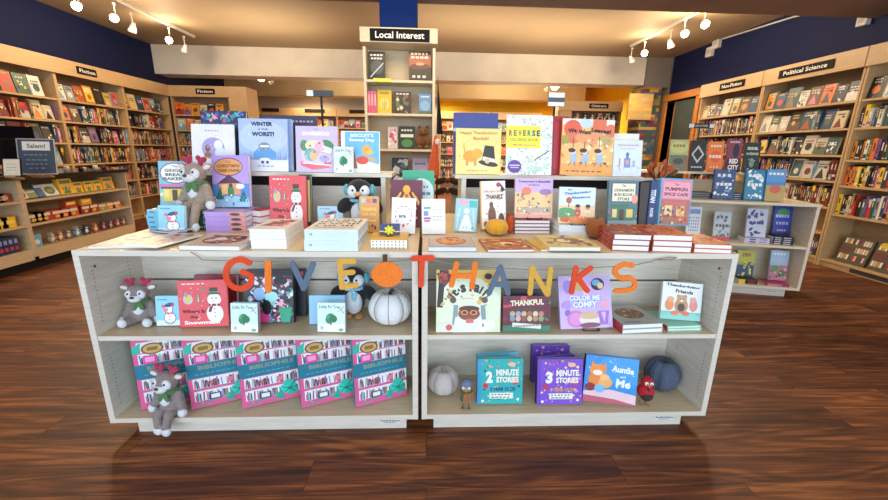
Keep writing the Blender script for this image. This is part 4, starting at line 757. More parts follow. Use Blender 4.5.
stand(514.5, 552, 179, 1.80, z5, .02, '#d8b4dc', [('r', 0, 0, 1, 1, '#cbb0e0'), ('r', 0, .35, 1, .65, '#eac890'), ('e', .3, .32, .13, .1, '#e8805c'), ('e', .8, .34, .16, .08, '#9a78b0'), ('r', .05, .72, .9, .14, '#b8a898')]+dots(63, 36, ['#8a6a50', '#e8a050', '#e8dcc0', '#a87890', '#5c7a80'], .05, .4, .95, .9, .03)+[('r', 0, .9, 1, .1, '#e8a89a'), ('t', 'Tomorrow is Beautiful', .5, .08, .84, .05, '#4a3a5c', 0, .03), ('t', 'A Story', .5, .17, .3, .045, '#4a3a5c')], lean=10, label='lilac and cream novel with rounded hills standing on a paperback pile')
z6 = stack(559, 591, 1.70, Z, .2, .027, 2, '#e6eef2', [], 0, 'white-edged picture book, # of the pair under the Thanksgiving book', 'white-edged picture books in a pair', seed=8, page='#e6f0f6', spine='b', pb='#e3eef5')
stand(558, 594, 188, 1.735, z6, .012, '#d8e4e8', [('r', 0, 0, 1, .5, '#d5e4ee'), ('r', 0, .5, 1, .5, '#e8c8a0'), ('e', .2, .72, .3, .16, '#58a068'), ('e', .27, .36, .08, .09, '#b85a30'), ('l', .27, .44, .27, .55, .004, '#6a3a2a')]+people(2, .55, .52, .8, ['#c8504c', '#e8d8b0'], .16)+[('e', .6, .9, .5, .1, '#e08a50'), ('e', .2, .9, .16, .07, '#e0602c'), ('t', 'My', .3, .08, .14, .05, '#4a8ac0'), ('t', 'Thanksgiving', .5, .16, .74, .09, '#3a7ab8', -6, .04), ('t', 'Blessings', .6, .28, .5, .08, '#3a7ab8', -4, .04)]+dots(64, 12, ['#f0b070', '#fff4e0', '#c85040'], .1, .7, .9, .95, .03), lean=10, tilt=1, label='picture book titled My Thanksgiving Blessings on a white-edged pair')
stand(607, 636, 181, 1.80, Z+.03, .025, '#6a8896', village('#5c7c8c', 'rect', [('The', .14, .05), ('CINNAMON', .66, .065), ('BUN BOOK', .64, .065), ('STORE', .42, .065)], '#4a5a50', '#4a8068', 65, '#f0ead2')+[('r', .08, .52, .6, .06, '#3a7a58'), ('e', .88, .4, .11, .1, '#eba088')], lean=8, label='slate blue paperback titled The Cinnamon Bun Book Store')
stand(638, 648, 183, 1.80, Z+.03, .02, '#3a2a24', [('r', .1, .05, .8, .9, '#33241f')], lean=8, label='dark brown book between the bookstore paperback and the blue spine')
stand(646, 653.5, 184, 1.795, Z+.03, .13, '#1d3768', [('r', .1, .02, .8, .96, '#1f3c74'), ('t', 'KRISTY', .5, .68, .42, .42, '#dfe8f4', 0, .03)][:1]+[('t', 'TITAN', .45, .36, 1.7, .11, '#e4ecf8', 90, .04), ('t', 'NOIR', .45, .74, 1.2, .08, '#e4ecf8', 90, .03)], lean=8, tilt=3, label='book showing a tall blue spine beside the pumpkin paperback')
stand(657.5, 688, 180, 1.80, Z+.035, .03, '#5aa0d0', [('r', .05, .03, .92, .95, '#d88a94'), ('r', .05, .45, .92, .53, '#b0705c'), ('r', .1, .08, .82, .34, '#eaa0b0'), ('t', 'The', .5, .13, .14, .05, '#7a3a58'), ('t', 'PUMPKIN', .5, .23, .7, .075, '#7a3a58', 0, .04), ('t', 'SPICE CAFE', .5, .34, .76, .07, '#7a3a58', 0, .04), ('r', .15, .5, .7, .06, '#d86070'), ('r', .18, .58, .24, .22, '#f0cf80'), ('r', .55, .58, .26, .22, '#e8b878')]+dots(66, 44, ['#e8803a', '#5a8a5c', '#f0d8a0', '#6a3a5c', '#c83c3c', '#3d6a98'], .05, .6, .97, .97, .03), lean=10, tilt=2, yaw=-3, label='pink paperback titled The Pumpkin Spice Cafe leaning back')
# stacks at the right front
RS = [('t', 'PUMPKIN SPICE', .5, .5, .7, .4, '#f0c8a0', 0, .03), ('r', .05, .2, .1, .6, '#e07a3a')]
RED = [('r', .03, .03, .94, .94, '#a84a30')]+dots(67, 60, ['#d88a50', '#6a3028', '#e8c890', '#8a3a2c', '#4a5a3c'], .05, .05, .95, .95, .04)
ORG = [('r', .03, .03, .94, .94, '#d0743a')]+dots(68, 50, ['#e8a060', '#a04a28', '#f0cc98', '#8a4a30'], .05, .05, .95, .95, .045)
kk = dict(hard=True, page='#eef4f8', spine='l', sp_items=[('r', 0, 0, 1, 1, '#a02c28')]+dots(69, 40, ['#e0c8b0', '#7a1c20', '#e07a5a'], .05, .02, .95, .98, .05, 'r'))
stack(612.5, 648, 1.60, Z, .24, .0235, 3, '#a02c28', RED, -7, 'red-spined cookbook, # of the three beside the small russet pumpkin', 'red-spined cookbooks in a pile', seed=9, **kk)
kk['sp_items'] = [('r', 0, 0, 1, 1, '#c8502c')]+dots(70, 40, ['#f0d0a8', '#8a3020', '#f0a060'], .05, .02, .95, .98, .05, 'r')
stack(653, 690, 1.585, Z, .24, .0235, 3, '#c25a2e', ORG, -7, 'orange-spined cookbook, # of the three in front of the spice paperback', 'orange-spined cookbooks in a pile', seed=10, **kk)
kk['sp_items'] = [('r', 0, 0, 1, 1, '#d8642c')]+dots(71, 30, ['#f0d0a8', '#f0a060'], .05, .02, .95, .98, .05, 'r')
stack(695, 730, 1.57, Z, .22, .0185, 2, '#d8702e', ORG, -8, 'orange paperback, # one of the pair at the outer table corner', 'orange paperbacks in a pair', seed=11, **kk)
PIE = [('r', .03, .03, .94, .94, '#b8a08a'), ('e', .5, .5, .34, .34, '#8a5030'), ('e', .5, .5, .29, .29, '#c87a3c'), ('e', .5, .5, .2, .2, '#d89050')]+dots(72, 20, ['#8a4a28', '#e8b070'], .25, .25, .75, .75, .03)
flat(428.5, 476, 1.575, Z, .22, .02, '#8f98a4', PIE, 0, 'grey cookbook with a round pie on its cover lying flat', spine='b', pb='#d0dcec')
flat(487, 535, 1.57, Z, .20, .012, '#b06840', [('r', .03, .03, .94, .94, '#a86038'), ('r', .4, .35, .3, .25, '#e8cfa0')]+dots(73, 40, ['#d89a60', '#6a3420', '#f0d4a8', '#c87840'], .05, .05, .95, .95, .05), 3, 'rust-brown cookbook lying flat in front of the yellow pumpkin', page='#eef4f8')
flat(540, 597, 1.60, Z, .20, .007, '#c9a84a', [('r', .04, .04, .92, .92, '#c9a850')], 6, 'mustard thin book under the cream flat cookbook', hard=False)
flat(549, 601, 1.565, Z+.0076, .23, .017, '#d8c48c', [('r', .03, .03, .94, .94, '#d2bc7c'), ('e', .55, .5, .3, .25, '#8a6a60'), ('e', .45, .5, .14, .14, '#e8d8b8')]+dots(74, 24, ['#a07848', '#6a5a70', '#efe0b0'], .1, .1, .9, .9, .05), 0, 'cream cookbook lying flat on a mustard thin book', page='#e6f0f4')

Y5, Y6 = 1.93, 1.865
# wire book stands under the standing novels
def wire_stand(px, Y, z, lab):
    x = Xat(px, Y, z); m = MB(); K = mat('#15151a', 'metal'); r_ = .0018
    for q in (-.035, .035): m.path([(q, -.028, .014), (q, -.028, .002), (q, .05, .002), (q, .07, .09)], r_, K)
    m.path([(-.035, .05, .002), (.035, .05, .002)], r_, K).path([(-.035, .07, .09), (.035, .07, .09)], r_, K).path([(-.035, -.028, .002), (.035, -.028, .002)], r_, K)
    return tag(m.build('wire_book_stand', loc=(x, Y, z)), lab, 'book stand')
wire_stand(493, 1.93, Z, 'black wire stand under the white THANKS bear book')
wire_stand(403, 1.85, Z, 'black wire stand under the white ring-of-letters book')
wire_stand(622, 1.93, Z+.0, 'black wire stand under the slate blue bookstore paperback')
wire_stand(533, Y5-.0, z5, 'black wire stand under the lilac novel on its pile')
wire_stand(577, Y6, z6, 'black wire stand under the Thanksgiving picture book')

# ------------------------------------------------------------------ middle shelf
Zm = ZM+.0006
stand(195, 237, 276, 1.73, Zm, .03, '#8a2430', [('r', .03, .03, .94, .94, '#922a36')], yaw=0, lean=12, label='dark red book leaning behind the red snowman book on the middle shelf')
stand(180.5, 229.5, 281.5, 1.60, Zm, .012, '#d94e58', snowman_red('#5a2028'), yaw=0, lean=10, tilt=-2, label='red snowman picture book on the middle shelf between the small board books')
stand(157, 181.5, 297, 1.615, Zm, .02, '#8fd0ec', SNOWB, yaw=0, lean=10, tilt=-1, label='small light blue snowman board book beside the sitting grey reindeer')
stand(231, 258.5, 304, 1.55, Zm, .022, '#cfeaf0', FIR, yaw=-3, lean=9, page='#b9aea6', spine='r', pb='#a89a94', label='small fir tree board book beside the red snowman book')
MULTI = [('r', 0, 0, 1, 1, '#3a3440'), ('r', .0, .0, 1, .1, '#22242c')]+dots(81, 230, ['#e87aa8', '#2f9a78', '#e9eef2', '#d83a6c', '#5a8ad0', '#1c1c24', '#8fd0c8', '#f0a8c0', '#1c1c24', '#e9eef2'], .02, .12, .95, .96, .035, 'r')+[('e', .75, .2, .14, .08, '#1c1c24'), ('e', .3, .45, .12, .12, '#8fb8e0'), ('p', [(.7, .7), (.98, .7), (.92, .98), (.74, .98)], '#2aa07c'), ('e', .55, .5, .14, .1, '#a8e4e4'), ('r', .2, .8, .3, .18, '#e0408a'), ('e', .45, .7, .1, .14, '#16161c')]
stand(246, 294, 271, 1.635, Zm, .035, '#2a2832', MULTI, yaw=0, lean=9, spine='r', pb='#1c1c24', label='large crowded many-coloured picture book behind the letter I')
stand(290, 306, 270, 1.715, Zm, .03, '#20222a', [('r', .1, .05, .8, .08, '#c0404c')], yaw=0, lean=9, spine='r', pb='#16161c', label='black book edge beside the crowded many-coloured picture book')
stand(309.5, 345, 296, 1.63, Zm, .014, '#8fc8e8', [('r', .03, .02, .94, .96, '#96cdea'), ('e', .4, .6, .14, .14, '#eef4f8')], lean=10, label='light blue book behind the second fir tree board book')
stand(317.5, 345.5, 303.5, 1.55, Zm, .022, '#cfeaf0', FIR, yaw=-3, lean=9, page='#b9aea6', spine='r', pb='#a89a94', label='small fir tree board book between the penguin and the black book edge')
FALL = [('r', 0, 0, 1, 1, '#d6e2c0'), ('r', 0, 0, 1, .18, '#e8c860'), ('e', .5, .6, .5, .5, '#dfeacc'), ('r', .03, .0, .09, .6, '#2a1c1c', 4), ('l', .08, .3, .3, .02, .012, '#2a1c1c'), ('l', .1, .2, .02, .05, .01, '#2a1c1c')]+dots(91, 14, ['#c04430', '#7a2c3c'], .0, .0, .25, .2, .045)+dots(92, 18, ['#c8a048', '#a8803c', '#d8b868'], .05, .15, .95, .6, .025)+[('e', .85, .12, .14, .1, '#e6b858'), ('e', .8, .1, .06, .05, '#3a3040')]
FALL += arct("It's Fall!", .52, .62, .36, .34, 142, 38, .085, .13, '#23242a')
FALL += [('r', .38, .45, .2, .012, '#e8a8b0'), ('r', .26, .56, .07, .34, '#8a9aa4', 4), ('r', .7, .56, .07, .34, '#8a9aa4', -4), ('e', .26, .48, .05, .05, '#6a4438'), ('e', .75, .48, .05, .05, '#6a4438'), ('p', [(.3, .75), (.7, .75), (.78, 1), (.25, 1)], '#e6eaea'), ('e', .51, .7, .17, .11, '#8a4c38'), ('e', .51, .62, .16, .05, '#5c3028'), ('e', .44, .68, .055, .04, '#e89a50'), ('e', .58, .68, .055, .04, '#e89a50'), ('e', .44, .68, .035, .026, '#5c3028'), ('e', .58, .68, .035, .026, '#5c3028'), ('r', .46, .78, .12, .07, '#d87060'), ('e', .78, .88, .14, .09, '#eef0e8'), ('r', .72, .86, .02, .05, '#2a2c34'), ('e', .16, .92, .13, .08, '#dfe0d8'), ('e', .2, .92, .05, .05, '#d8604c')]
stand(436, 500, 270.5, 1.545, Zm, .014, '#dbe3c4', FALL, lean=10, label="pale green picture book titled It's Fall! with a cheering child")
THK = [('r', 0, 0, 1, 1, '#6a1c34')]+dots(93, 34, ['#8a2c48', '#4a1424', '#3d7a5c', '#c04a5c'], 0, 0, 1, 1, .05)+[('p', [(.1, .4), (.5, .3), (.9, .4), (.85, .85), (.15, .85)], '#5c3a34')]+[('e', .2+.12*(i % 6), .5+.13*(i//6), .055, .08, c) for i, c in enumerate(['#c8a080', '#8fa8c0', '#d8b090', '#a86a50', '#e8c8a8', '#c07a70', '#7a98b0', '#e0a8a0', '#8a5a48', '#d8c0a0', '#b0886c', '#90a070'])]+[('r', .0, .82, 1, .18, '#3a7a60'), ('p', [(.2, .74), (.8, .8), (.8, .92), (.2, .86)], '#e8e6d8'), ('t', 'THANKSGIVING', .5, .83, .54, .06, '#3a4a44', -4, .03), ('t', 'THANKFUL', .5, .18, .7, .16, '#f0e0c0', -3, .05)]
stand(502.5, 550, 296.5, 1.55, Zm, .012, '#6a1c34', THK, lean=10, label='plum picture book titled Thankful below the letters A and N')
stand(512, 545, 291, 1.62, Zm, .03, '#2a2a30', [], lean=14, yaw=0, label='dark book leaning behind the Thankful picture book')
CMF = [('r', 0, 0, 1, 1, '#c9b8ea'), ('r', .03, .03, .94, .94, '#cbb4ec')]+dots(94, 26, ['#b48ae0', '#e0b0e8', '#8a6ac0', '#f0d8f4'], .05, .05, .95, .95, .05)+[('e', .18, .2, .1, .12, '#a488d8'), ('e', .75, .17, .13, .12, '#2f3438'), ('e', .72, .14, .08, .06, '#78b4e0'), ('e', .8, .2, .06, .06, '#e8d0a0'), ('e', .4, .2, .12, .1, '#c8b070'), ('e', .3, .82, .17, .16, '#d078c0'), ('e', .3, .82, .13, .12, '#e090d0'), ('e', .56, .84, .2, .12, '#e8e0f0'), ('e', .56, .76, .2, .07, '#d8b490'), ('e', .56, .94, .2, .05, '#8a4858'), ('p', [(.72, .68), (.94, .68), (.9, .94), (.76, .94)], '#a070c8'), ('p', [(.78, .7), (.84, .9), (.88, .7)], '#d8b8ec'), ('e', .86, .55, .09, .09, '#e8a8c8'), ('e', .14, .55, .08, .08, '#b890e0'),
       ('r', .18, .38, .62, .1, '#b8a0e8'), ('r', .26, .5, .46, .11, '#b8a0e8'), ('t', 'COLOR ME', .49, .43, .6, .1, '#5a8ad0', 0, .08), ('t', 'COLOR ME', .485, .425, .6, .1, '#eaf6ff', 0, .04), ('t', 'COMFY', .49, .555, .46, .115, '#5a8ad0', 0, .08), ('t', 'COMFY', .485, .55, .46, .115, '#eaf6ff', 0, .04)]
stand(560, 614, 276.5, 1.57, Zm+.003, .012, '#cbb8ec', CMF, lean=20, yaw=5, label='lilac colouring book titled Color Me Comfy on a wire stand')
wire_stand(589, 1.585, Zm, 'black wire stand under the lilac colouring book')
kk = dict(page='#eef4f8', spine='l', sp_items=[('r', 0, 0, 1, 1, '#b83a34')])
stack(621, 664, 1.535, Zm, .21, .021, 2, '#b0b0ac', [('r', .03, .03, .94, .94, '#b8b6b0'), ('e', .52, .45, .34, .28, '#7a6a4a'), ('e', .52, .42, .26, .2, '#a06a40')]+dots(95, 30, ['#5c6a3c', '#c89a60', '#8a4a30', '#d8c8a0'], .25, .2, .8, .7, .03)+scrib(.3, .9, .4, '#6a6a68', 4, .03), 5, 'grey cookbook with a garnished dish, # one of two on the middle shelf', 'grey cookbooks in a pair', seed=12, **kk)
z7 = stack(667, 702, 1.555, Zm, .17, .0115, 2, '#a8dcc4', [], 3, 'mint and red thin book, # of the pair under the animal friends book', 'mint thin books in a pair', seed=13, page='#d4ece0', spine='l', sp_items=[('r', 0, 0, 1, 1, '#c03040')])
TF = [('r', 0, 0, 1, 1, '#e2eaea'), ('r', 0, .78, 1, .22, '#7cc0b4'), ('e', .5, .96, .6, .16, '#8accc0'), ('t', 'Thanksgiving', .5, .1, .84, .1, '#4a3434', 4, .04), ('t', 'Friends', .55, .24, .44, .1, '#4a3434', 4, .04), ('e', .5, .62, .17, .2, '#b98a5c'), ('e', .5, .44, .13, .11, '#c49868'), ('e', .41, .36, .04, .04, '#b98a5c'), ('e', .59, .36, .04, .04, '#b98a5c'), ('e', .46, .44, .015, .015, '#22201e'), ('e', .54, .44, .015, .015, '#22201e'), ('e', .5, .48, .04, .03, '#efe0c8'), ('e', .5, .66, .09, .11, '#4a3428'), ('e', .2, .6, .11, .16, '#e08a50'), ('e', .22, .46, .09, .08, '#e8a068'), ('e', .8, .6, .1, .16, '#d88a80'), ('e', .78, .45, .08, .08, '#e0a090'), ('e', .35, .82, .1, .06, '#e07a50'), ('e', .62, .82, .1, .06, '#d86a60')]
stand(661, 698, 284, 1.605, z7, .016, '#e0e8e8', TF, lean=12, yaw=-7, tilt=2, spine='l', label='white board book titled Thanksgiving Friends with three animals')
stand(668, 690, 282.5, 1.66, z7, .016, '#e4e4e0', [], lean=12, yaw=-7, label='second white board book tucked behind the animal friends book')

# ------------------------------------------------------------------ bottom shelf
Zb = ZB+.0006
for i, (a, b, lab) in enumerate([(142, 184, 'partly behind the hanging reindeer'), (192, 237, 'just right of the hanging reindeer'), (243, 297, 'in the middle of the five'), (302, 352, 'second from the table gap'), (356, 407, 'nearest the table gap, teal side showing')]):
    w, h, t = .247, .335, .045; x = Xat(a, 1.57, Zb)+w/2*math.cos(R(23))
    if i == 0:
        m = MB().box(-w/2, w/2, 0, t, 0, h, mat('#4a9aac')).box(-w/2, w/2, -.0004, 0, 0, h, mat('#d95f95')); art(m, PUZ, w, h, lambda X_, Y_, k: (-w/2+X_*w, -.0004-k, h*(1-Y_)))
        art(m, [('r', 0, 0, 1, 1, '#3d8fa4'), ('r', .3, .1, .4, .8, '#2f7488')], t, h, lambda X_, Y_, k: (-w/2-k, t*(1-X_), h*(1-Y_)))
        pz = m.build('puzzle_box')
        q = pz
    else: q = pz.copy(); C.objects.link(q)
    pose(q, x, 1.57+w/2*math.sin(R(23)), Zb+.001, t, 23, 4); tag(q, 'pink and teal jigsaw box with bookshelf pattern, '+lab, 'jigsaw box', 'pink and teal jigsaw boxes on the low shelf')
def minute(n, col, band, seed):
    return [('r', 0, 0, .08, 1, band), ('r', .08, 0, .92, 1, col)]+dots(seed, 60, ['#1d5a70' if n == '2' else '#4a2c80', '#f0e0c0', '#e8706c', '#6fd0c8' if n == '2' else '#b090e8', '#e8b060'], .1, .03, .97, .97, .02)+[('e', .75, .12, .09, .05, '#e8c09a'), ('e', .84, .5, .07, .08, '#d84a4c'), ('e', .18, .6, .06, .06, '#c83c50'), ('t', n, .26, .4, .15, .26, '#f4f6f4', 0, .06), ('t', 'MINUTE', .66, .3, .5, .14, '#f2f0e4', 0, .05), ('t', 'STORIES', .66, .46, .5, .13, '#f2f0e4', 0, .05), ('t', n+' YEAR OLDS', .56, .67, .56, .08, '#2a4a90' if n == '2' else '#e0a060', 0, .04), ('r', .27, .75, .52, .13, '#e6eee4')]+scrib(.53, .79, .44, '#8a6a70', 6, .025)+scrib(.53, .85, .44, '#8a6a70', 5, .025)+[('e', .12, .93, .03, .03, '#f4f6f4'), ('e', .9, .9, .03, .03, '#f4f6f4')]
stand(478, 519, 354.5, 1.67, Zb, .03, '#6fc4dc', [], lean=12, yaw=8, page='#9ad4ea', label='teal story book leaning behind the teal 2 Minute Stories book', pb='#2c8ab0')
stand(477, 522, 360, 1.585, Zb, .035, '#2cb0ae', minute('2', '#2bb0b0', '#3a9cc8', 101), lean=10, pb='#2474a8', page='#a8dcec', label='teal book titled 2 Minute Stories')
stand(531, 568, 346.5, 1.76, Zb, .03, '#6a44b4', dots(103, 30, ['#8a68d0', '#4a2c80', '#e8a0b0'], .05, .03, .95, .5, .03), lean=8, page='#b0a8e0', pb='#2c1a44', label='purple story book farthest back behind the 3 Minute Stories book')
stand(538, 576, 357, 1.70, Zb, .03, '#6a44b4', [], lean=13, yaw=8, page='#a89ce0', pb='#2c1a44', label='purple story book leaning directly behind the 3 Minute Stories book')
stand(536.5, 581.5, 360.5, 1.575, Zb, .035, '#8054cc', minute('3', '#7f52cc', '#7448c0', 102), lean=10, pb='#2c1a44', page='#b0a8e0', label='purple book titled 3 Minute Stories')
AM = [('r', 0, 0, 1, 1, '#2f8fdc'), ('e', .75, .25, .5, .35, '#3f9fe6')]+dots(104, 26, ['#d8f0fa'], .05, .03, .97, .7, .014)+[('p', [(0, .78), (.5, .7), (1, .78), (1, 1), (0, 1)], '#e6c8d0'), ('p', [(0, .86), (.6, .9), (1, .98), (1, 1), (0, 1)], '#c05a70'), ('e', .26, .5, .19, .18, '#e88a3c'), ('e', .24, .3, .16, .13, '#ee9444'), ('p', [(.1, .28), (.12, .12), (.22, .22)], '#ee9444'), ('p', [(.3, .22), (.38, .12), (.4, .28)], '#ee9444'), ('e', .24, .36, .09, .06, '#f8ecdc'), ('e', .4, .56, .13, .12, '#f0b060'), ('e', .38, .45, .09, .07, '#f4c080'), ('e', .12, .68, .1, .09, '#8a2c34'), ('e', .3, .7, .1, .09, '#7ab8e8'), ('t', 'Auntie', .71, .25, .42, .14, '#f4f8fc', 4, .04), ('t', 'and', .72, .4, .1, .05, '#f4f8fc'), ('t', 'Me', .74, .55, .28, .17, '#f4f8fc', 4, .04)]
stand(583, 633, 359.5, 1.57, Zb, .03, '#3a8fd8', AM, lean=13, yaw=-7, tilt=3, page='#dfe8ea', pb='#1c2438', label='blue picture book titled Auntie and Me with two foxes')
stand(588, 630, 361, 1.64, Zb, .03, '#b0c0d0', [], lean=13, yaw=-7, page='#d8e0ea', label='pale book tucked behind the Auntie and Me book')

# ------------------------------------------------------------------ pumpkins
def pumpkin(X, Y, z, rad, hgt, col, kind, stem, ribs, label, seam=None, lean=(0, 0, 0), stemh=.25, g=None):
    r = empty('pumpkin', (X, Y, z), [R(a) for a in lean], label, 'pumpkin', g)
    nu, nv = ribs*8, 20; vs = []
    P = lambda th, ph, d=0: (lambda rr, zz: Vector((rr*math.cos(th), rr*math.sin(th), zz)))((rad*math.sin(ph)**.85*(1-.10*abs(math.cos(ribs*th/2))**6*min(1, math.sin(ph)*1.6))+d), hgt/2+hgt/2*math.cos(ph)*(1-.28*max(0, 1-math.sin(ph)*2.2)))
    for j in range(nv+1):
        for i in range(nu): vs.append(P(2*PI*i/nu, max(.001, min(PI-.001, PI*j/nv))))
    fs = [(j*nu+i, (j+1)*nu+i, (j+1)*nu+(i+1) % nu, j*nu+(i+1) % nu) for j in range(nv) for i in range(nu)]
    MB().add(vs, fs, mat(col, kind), True).build('body', r)
    top = hgt*.9
    if stem: MB().tube((0, 0, top-.01), (rad*.05, 0, top+hgt*stemh*.6), rad*.12, rad*.07, mat(stem, 'fabric'), 8).tube((rad*.05, 0, top+hgt*stemh*.6), (rad*.16, 0, top+hgt*stemh), rad*.07, rad*.09, mat(stem, 'fabric'), 8).build('stem', r)
    if seam:
        m = MB()
        for k in range(ribs):
            th = 2*PI*k/ribs; pts = [P(th, .12+j*(PI-.24)/14, .0005) for j in range(15)]; m.path(pts, .0013, mat(seam), 5)
        m.build('seam_cord', r)
    return r
def pk(px0, px1, Y, z, hpx_top):
    a, b = Xat(px0, Y, z+.05), Xat(px1, Y, z+.05); X = (a+b)/2; h = .1
    for _ in range(5):
        f = lambda q: pr((X, Y, z+q))[1]-hpx_top
        h -= f(h)/((f(h+.001)-f(h))/.001)
    return X, (b-a)/2, h
X_, r_, h_ = pk(368.5, 412, 1.655, Zm, 290); pumpkin(X_, 1.655, Zm, r_, h_, '#e6e9ea', 'fabric', '#3a302c', 8, 'white fabric pumpkin with dark seams on the middle shelf', '#2c2c30', stemh=.12)
X_, r_, h_ = pk(427.5, 459, 1.69, Zb, 368); pumpkin(X_, 1.69, Zb, r_, h_, '#cfc6c4', 'fabric', '#a89684', 8, 'small greyish white pumpkin on the bottom shelf beside a painted bird', stemh=.2)
X_, r_, h_ = pk(645, 677, 1.70, Zb, 358); pumpkin(X_, 1.70, Zb, r_, h_, '#4a5468', 'knit', '#3a3438', 8, 'slate grey knitted pumpkin in the bottom shelf corner', stemh=.04)
X_, r_, h_ = pk(485.5, 508.5, 1.86, Z, 219); pumpkin(X_, 1.86, Z, r_, h_, '#e2a524', 'fabric', None, 7, 'small mustard yellow pumpkin on the tabletop')
X_, r_, h_ = pk(586, 605, 1.80, Z, 217); pumpkin(X_, 1.80, Z, r_, h_, '#96521f', 'fabric', '#5a3018', 9, 'small russet pumpkin beside the red-spined cookbooks', stemh=.14)
X_, r_, h_ = pk(507, 515, 1.87, Z, 215); pumpkin(X_, 1.89, Z, r_*.9, h_, '#b8481e', 'knit', None, 7, 'small dark orange pumpkin half hidden behind the mustard one')

# ------------------------------------------------------------------ plush animals
def plush_reindeer(X, Y, z, s, yaw, label, legs='sit', fur='#8a7e7c'):
    r = empty('plush_reindeer', (X, Y, z), (0, 0, R(yaw)), label, 'plush reindeer', 'plush reindeer')
    Fm = mat(fur, 'fabric'); Wm = mat('#dcdee4', 'fabric'); K = mat('#16161a', 'gloss'); m = MB()
    m.ell((0, 0, .27*s), (.24*s, .19*s, .26*s), Fm).ell((0, -.01*s, .49*s), (.16*s, .14*s, .12*s), Fm).ell((0, -.03*s, .71*s), (.23*s, .18*s, .18*s), Fm).ell((0, -.12*s, .65*s), (.14*s, .13*s, .11*s), Fm)
    for q in (-1, 1):
        m.ell((q*.27*s, -.0*s, .82*s), (.12*s, .045*s, .07*s), Fm, Matrix.Rotation(-q*.25, 3, 'Y'))
        for k in range(5): m.ell((q*(.21+.03*k)*s, (-.02-.02*k)*s, (.43-.075*k)*s), (.085*s,)*3, Fm)
        sp = .03 if legs == 'sit' else .0
        if legs == 'sit':
            for k in range(4): m.ell((q*(.13+sp*k)*s, (-.06-.06*k)*s, .1*s), (.105*s, .09*s, .095*s), Fm)
        else:
            for k in range(4): m.ell((q*.11*s, (-.05-.05*k)*s, .09*s), (.1*s, .09*s, .085*s), Fm)
            for k in range(4 if legs == 'hang' else 6): m.ell((q*(.12-.012*k)*s, (-.25-.01*k)*s, (.03-.06*k)*s), (.085*s, .08*s, .08*s), Fm)
    m.build('body', r, remesh=.018*s)
    for q in (-1, 1):
        MB().ell((q*(.13+sp*4)*s, -.33*s, .11*s) if legs == 'sit' else (q*.09*s, -.3*s, -.22*s if legs == 'hang' else -.3*s), (.095*s, .07*s, .1*s), Wm).build('foot_pad', r)
        MB().ell((q*.34*s, -.12*s, .11*s), (.09*s, .08*s, .09*s), Wm).build('paw', r)
    MB().ell((0, -.19*s, .62*s), (.14*s, .09*s, .085*s), Wm).ell((-.11*s, -.15*s, .70*s), (.1*s, .06*s, .1*s), Wm).ell((.11*s, -.15*s, .70*s), (.1*s, .06*s, .1*s), Wm).build('muzzle', r)
    MB().ell((0, -.13*s, .33*s), (.12*s, .075*s, .13*s), Wm).build('belly_patch', r)
    MB().ell((0, -.275*s, .665*s), (.045*s, .02*s, .03*s), mat('#4c3c3c', 'fabric')).build('nose', r)
    for q in (-1, 1): MB().ell((q*.12*s, -.205*s, .73*s), (.022*s,)*3, K, nu=8, nv=6).build('eye', r)
    for q in (-1, 1):
        MB().ell((q*.28*s, -.035*s, .82*s), (.085*s, .022*s, .045*s), mat('#ecdcdc', 'fabric'), Matrix.Rotation(-q*.25, 3, 'Y')).build('ear_lining', r)
        P_ = mat('#b02a50', 'fabric'); MB().ell((q*.13*s, -.0*s, .9*s), (.05*s, .04*s, .08*s), P_).ell((q*.2*s, 0, .95*s), (.085*s, .04*s, .055*s), P_, Matrix.Rotation(-q*.5, 3, 'Y')).ell((q*.1*s, 0, .98*s), (.065*s, .04*s, .05*s), P_, Matrix.Rotation(q*.9, 3, 'Y')).build('antler', r)
    m = MB(); Gm = mat('#4d7a45', 'fabric')
    for k in range(16): a = 2*PI*k/16; m.ell((.16*s*math.cos(a), -.02*s+.14*s*math.sin(a), .515*s), (.05*s, .05*s, .04*s), Gm, nu=8, nv=6)
    m.ell((.1*s, -.19*s, .44*s), (.06*s, .03*s, .1*s), Gm, Matrix.Rotation(-.35, 3, 'Y')).ell((-.03*s, -.2*s, .43*s), (.055*s, .03*s, .1*s), Gm, Matrix.Rotation(.3, 3, 'Y')).ell((.03*s, -.19*s, .51*s), (.05*s, .035*s, .04*s), Gm)
    m.build('scarf', r, remesh=.014*s)
    return r
plush_reindeer(Xat(138, 1.64, Zm+.08), 1.665, Zm+.001, .2, 4, 'grey reindeer plush sitting on the middle shelf')
plush_reindeer(Xat(173, 1.56, Zb+.08), 1.55, Zb+.012, .225, -14, 'grey reindeer plush with legs hanging off the bottom shelf', 'hang')
plush_reindeer(Xat(199, 1.96, Z+.15), 1.965, Z+.0975, .25, -14, 'beige-grey reindeer plush sitting between the two village paperbacks', 'long', '#a08f80')
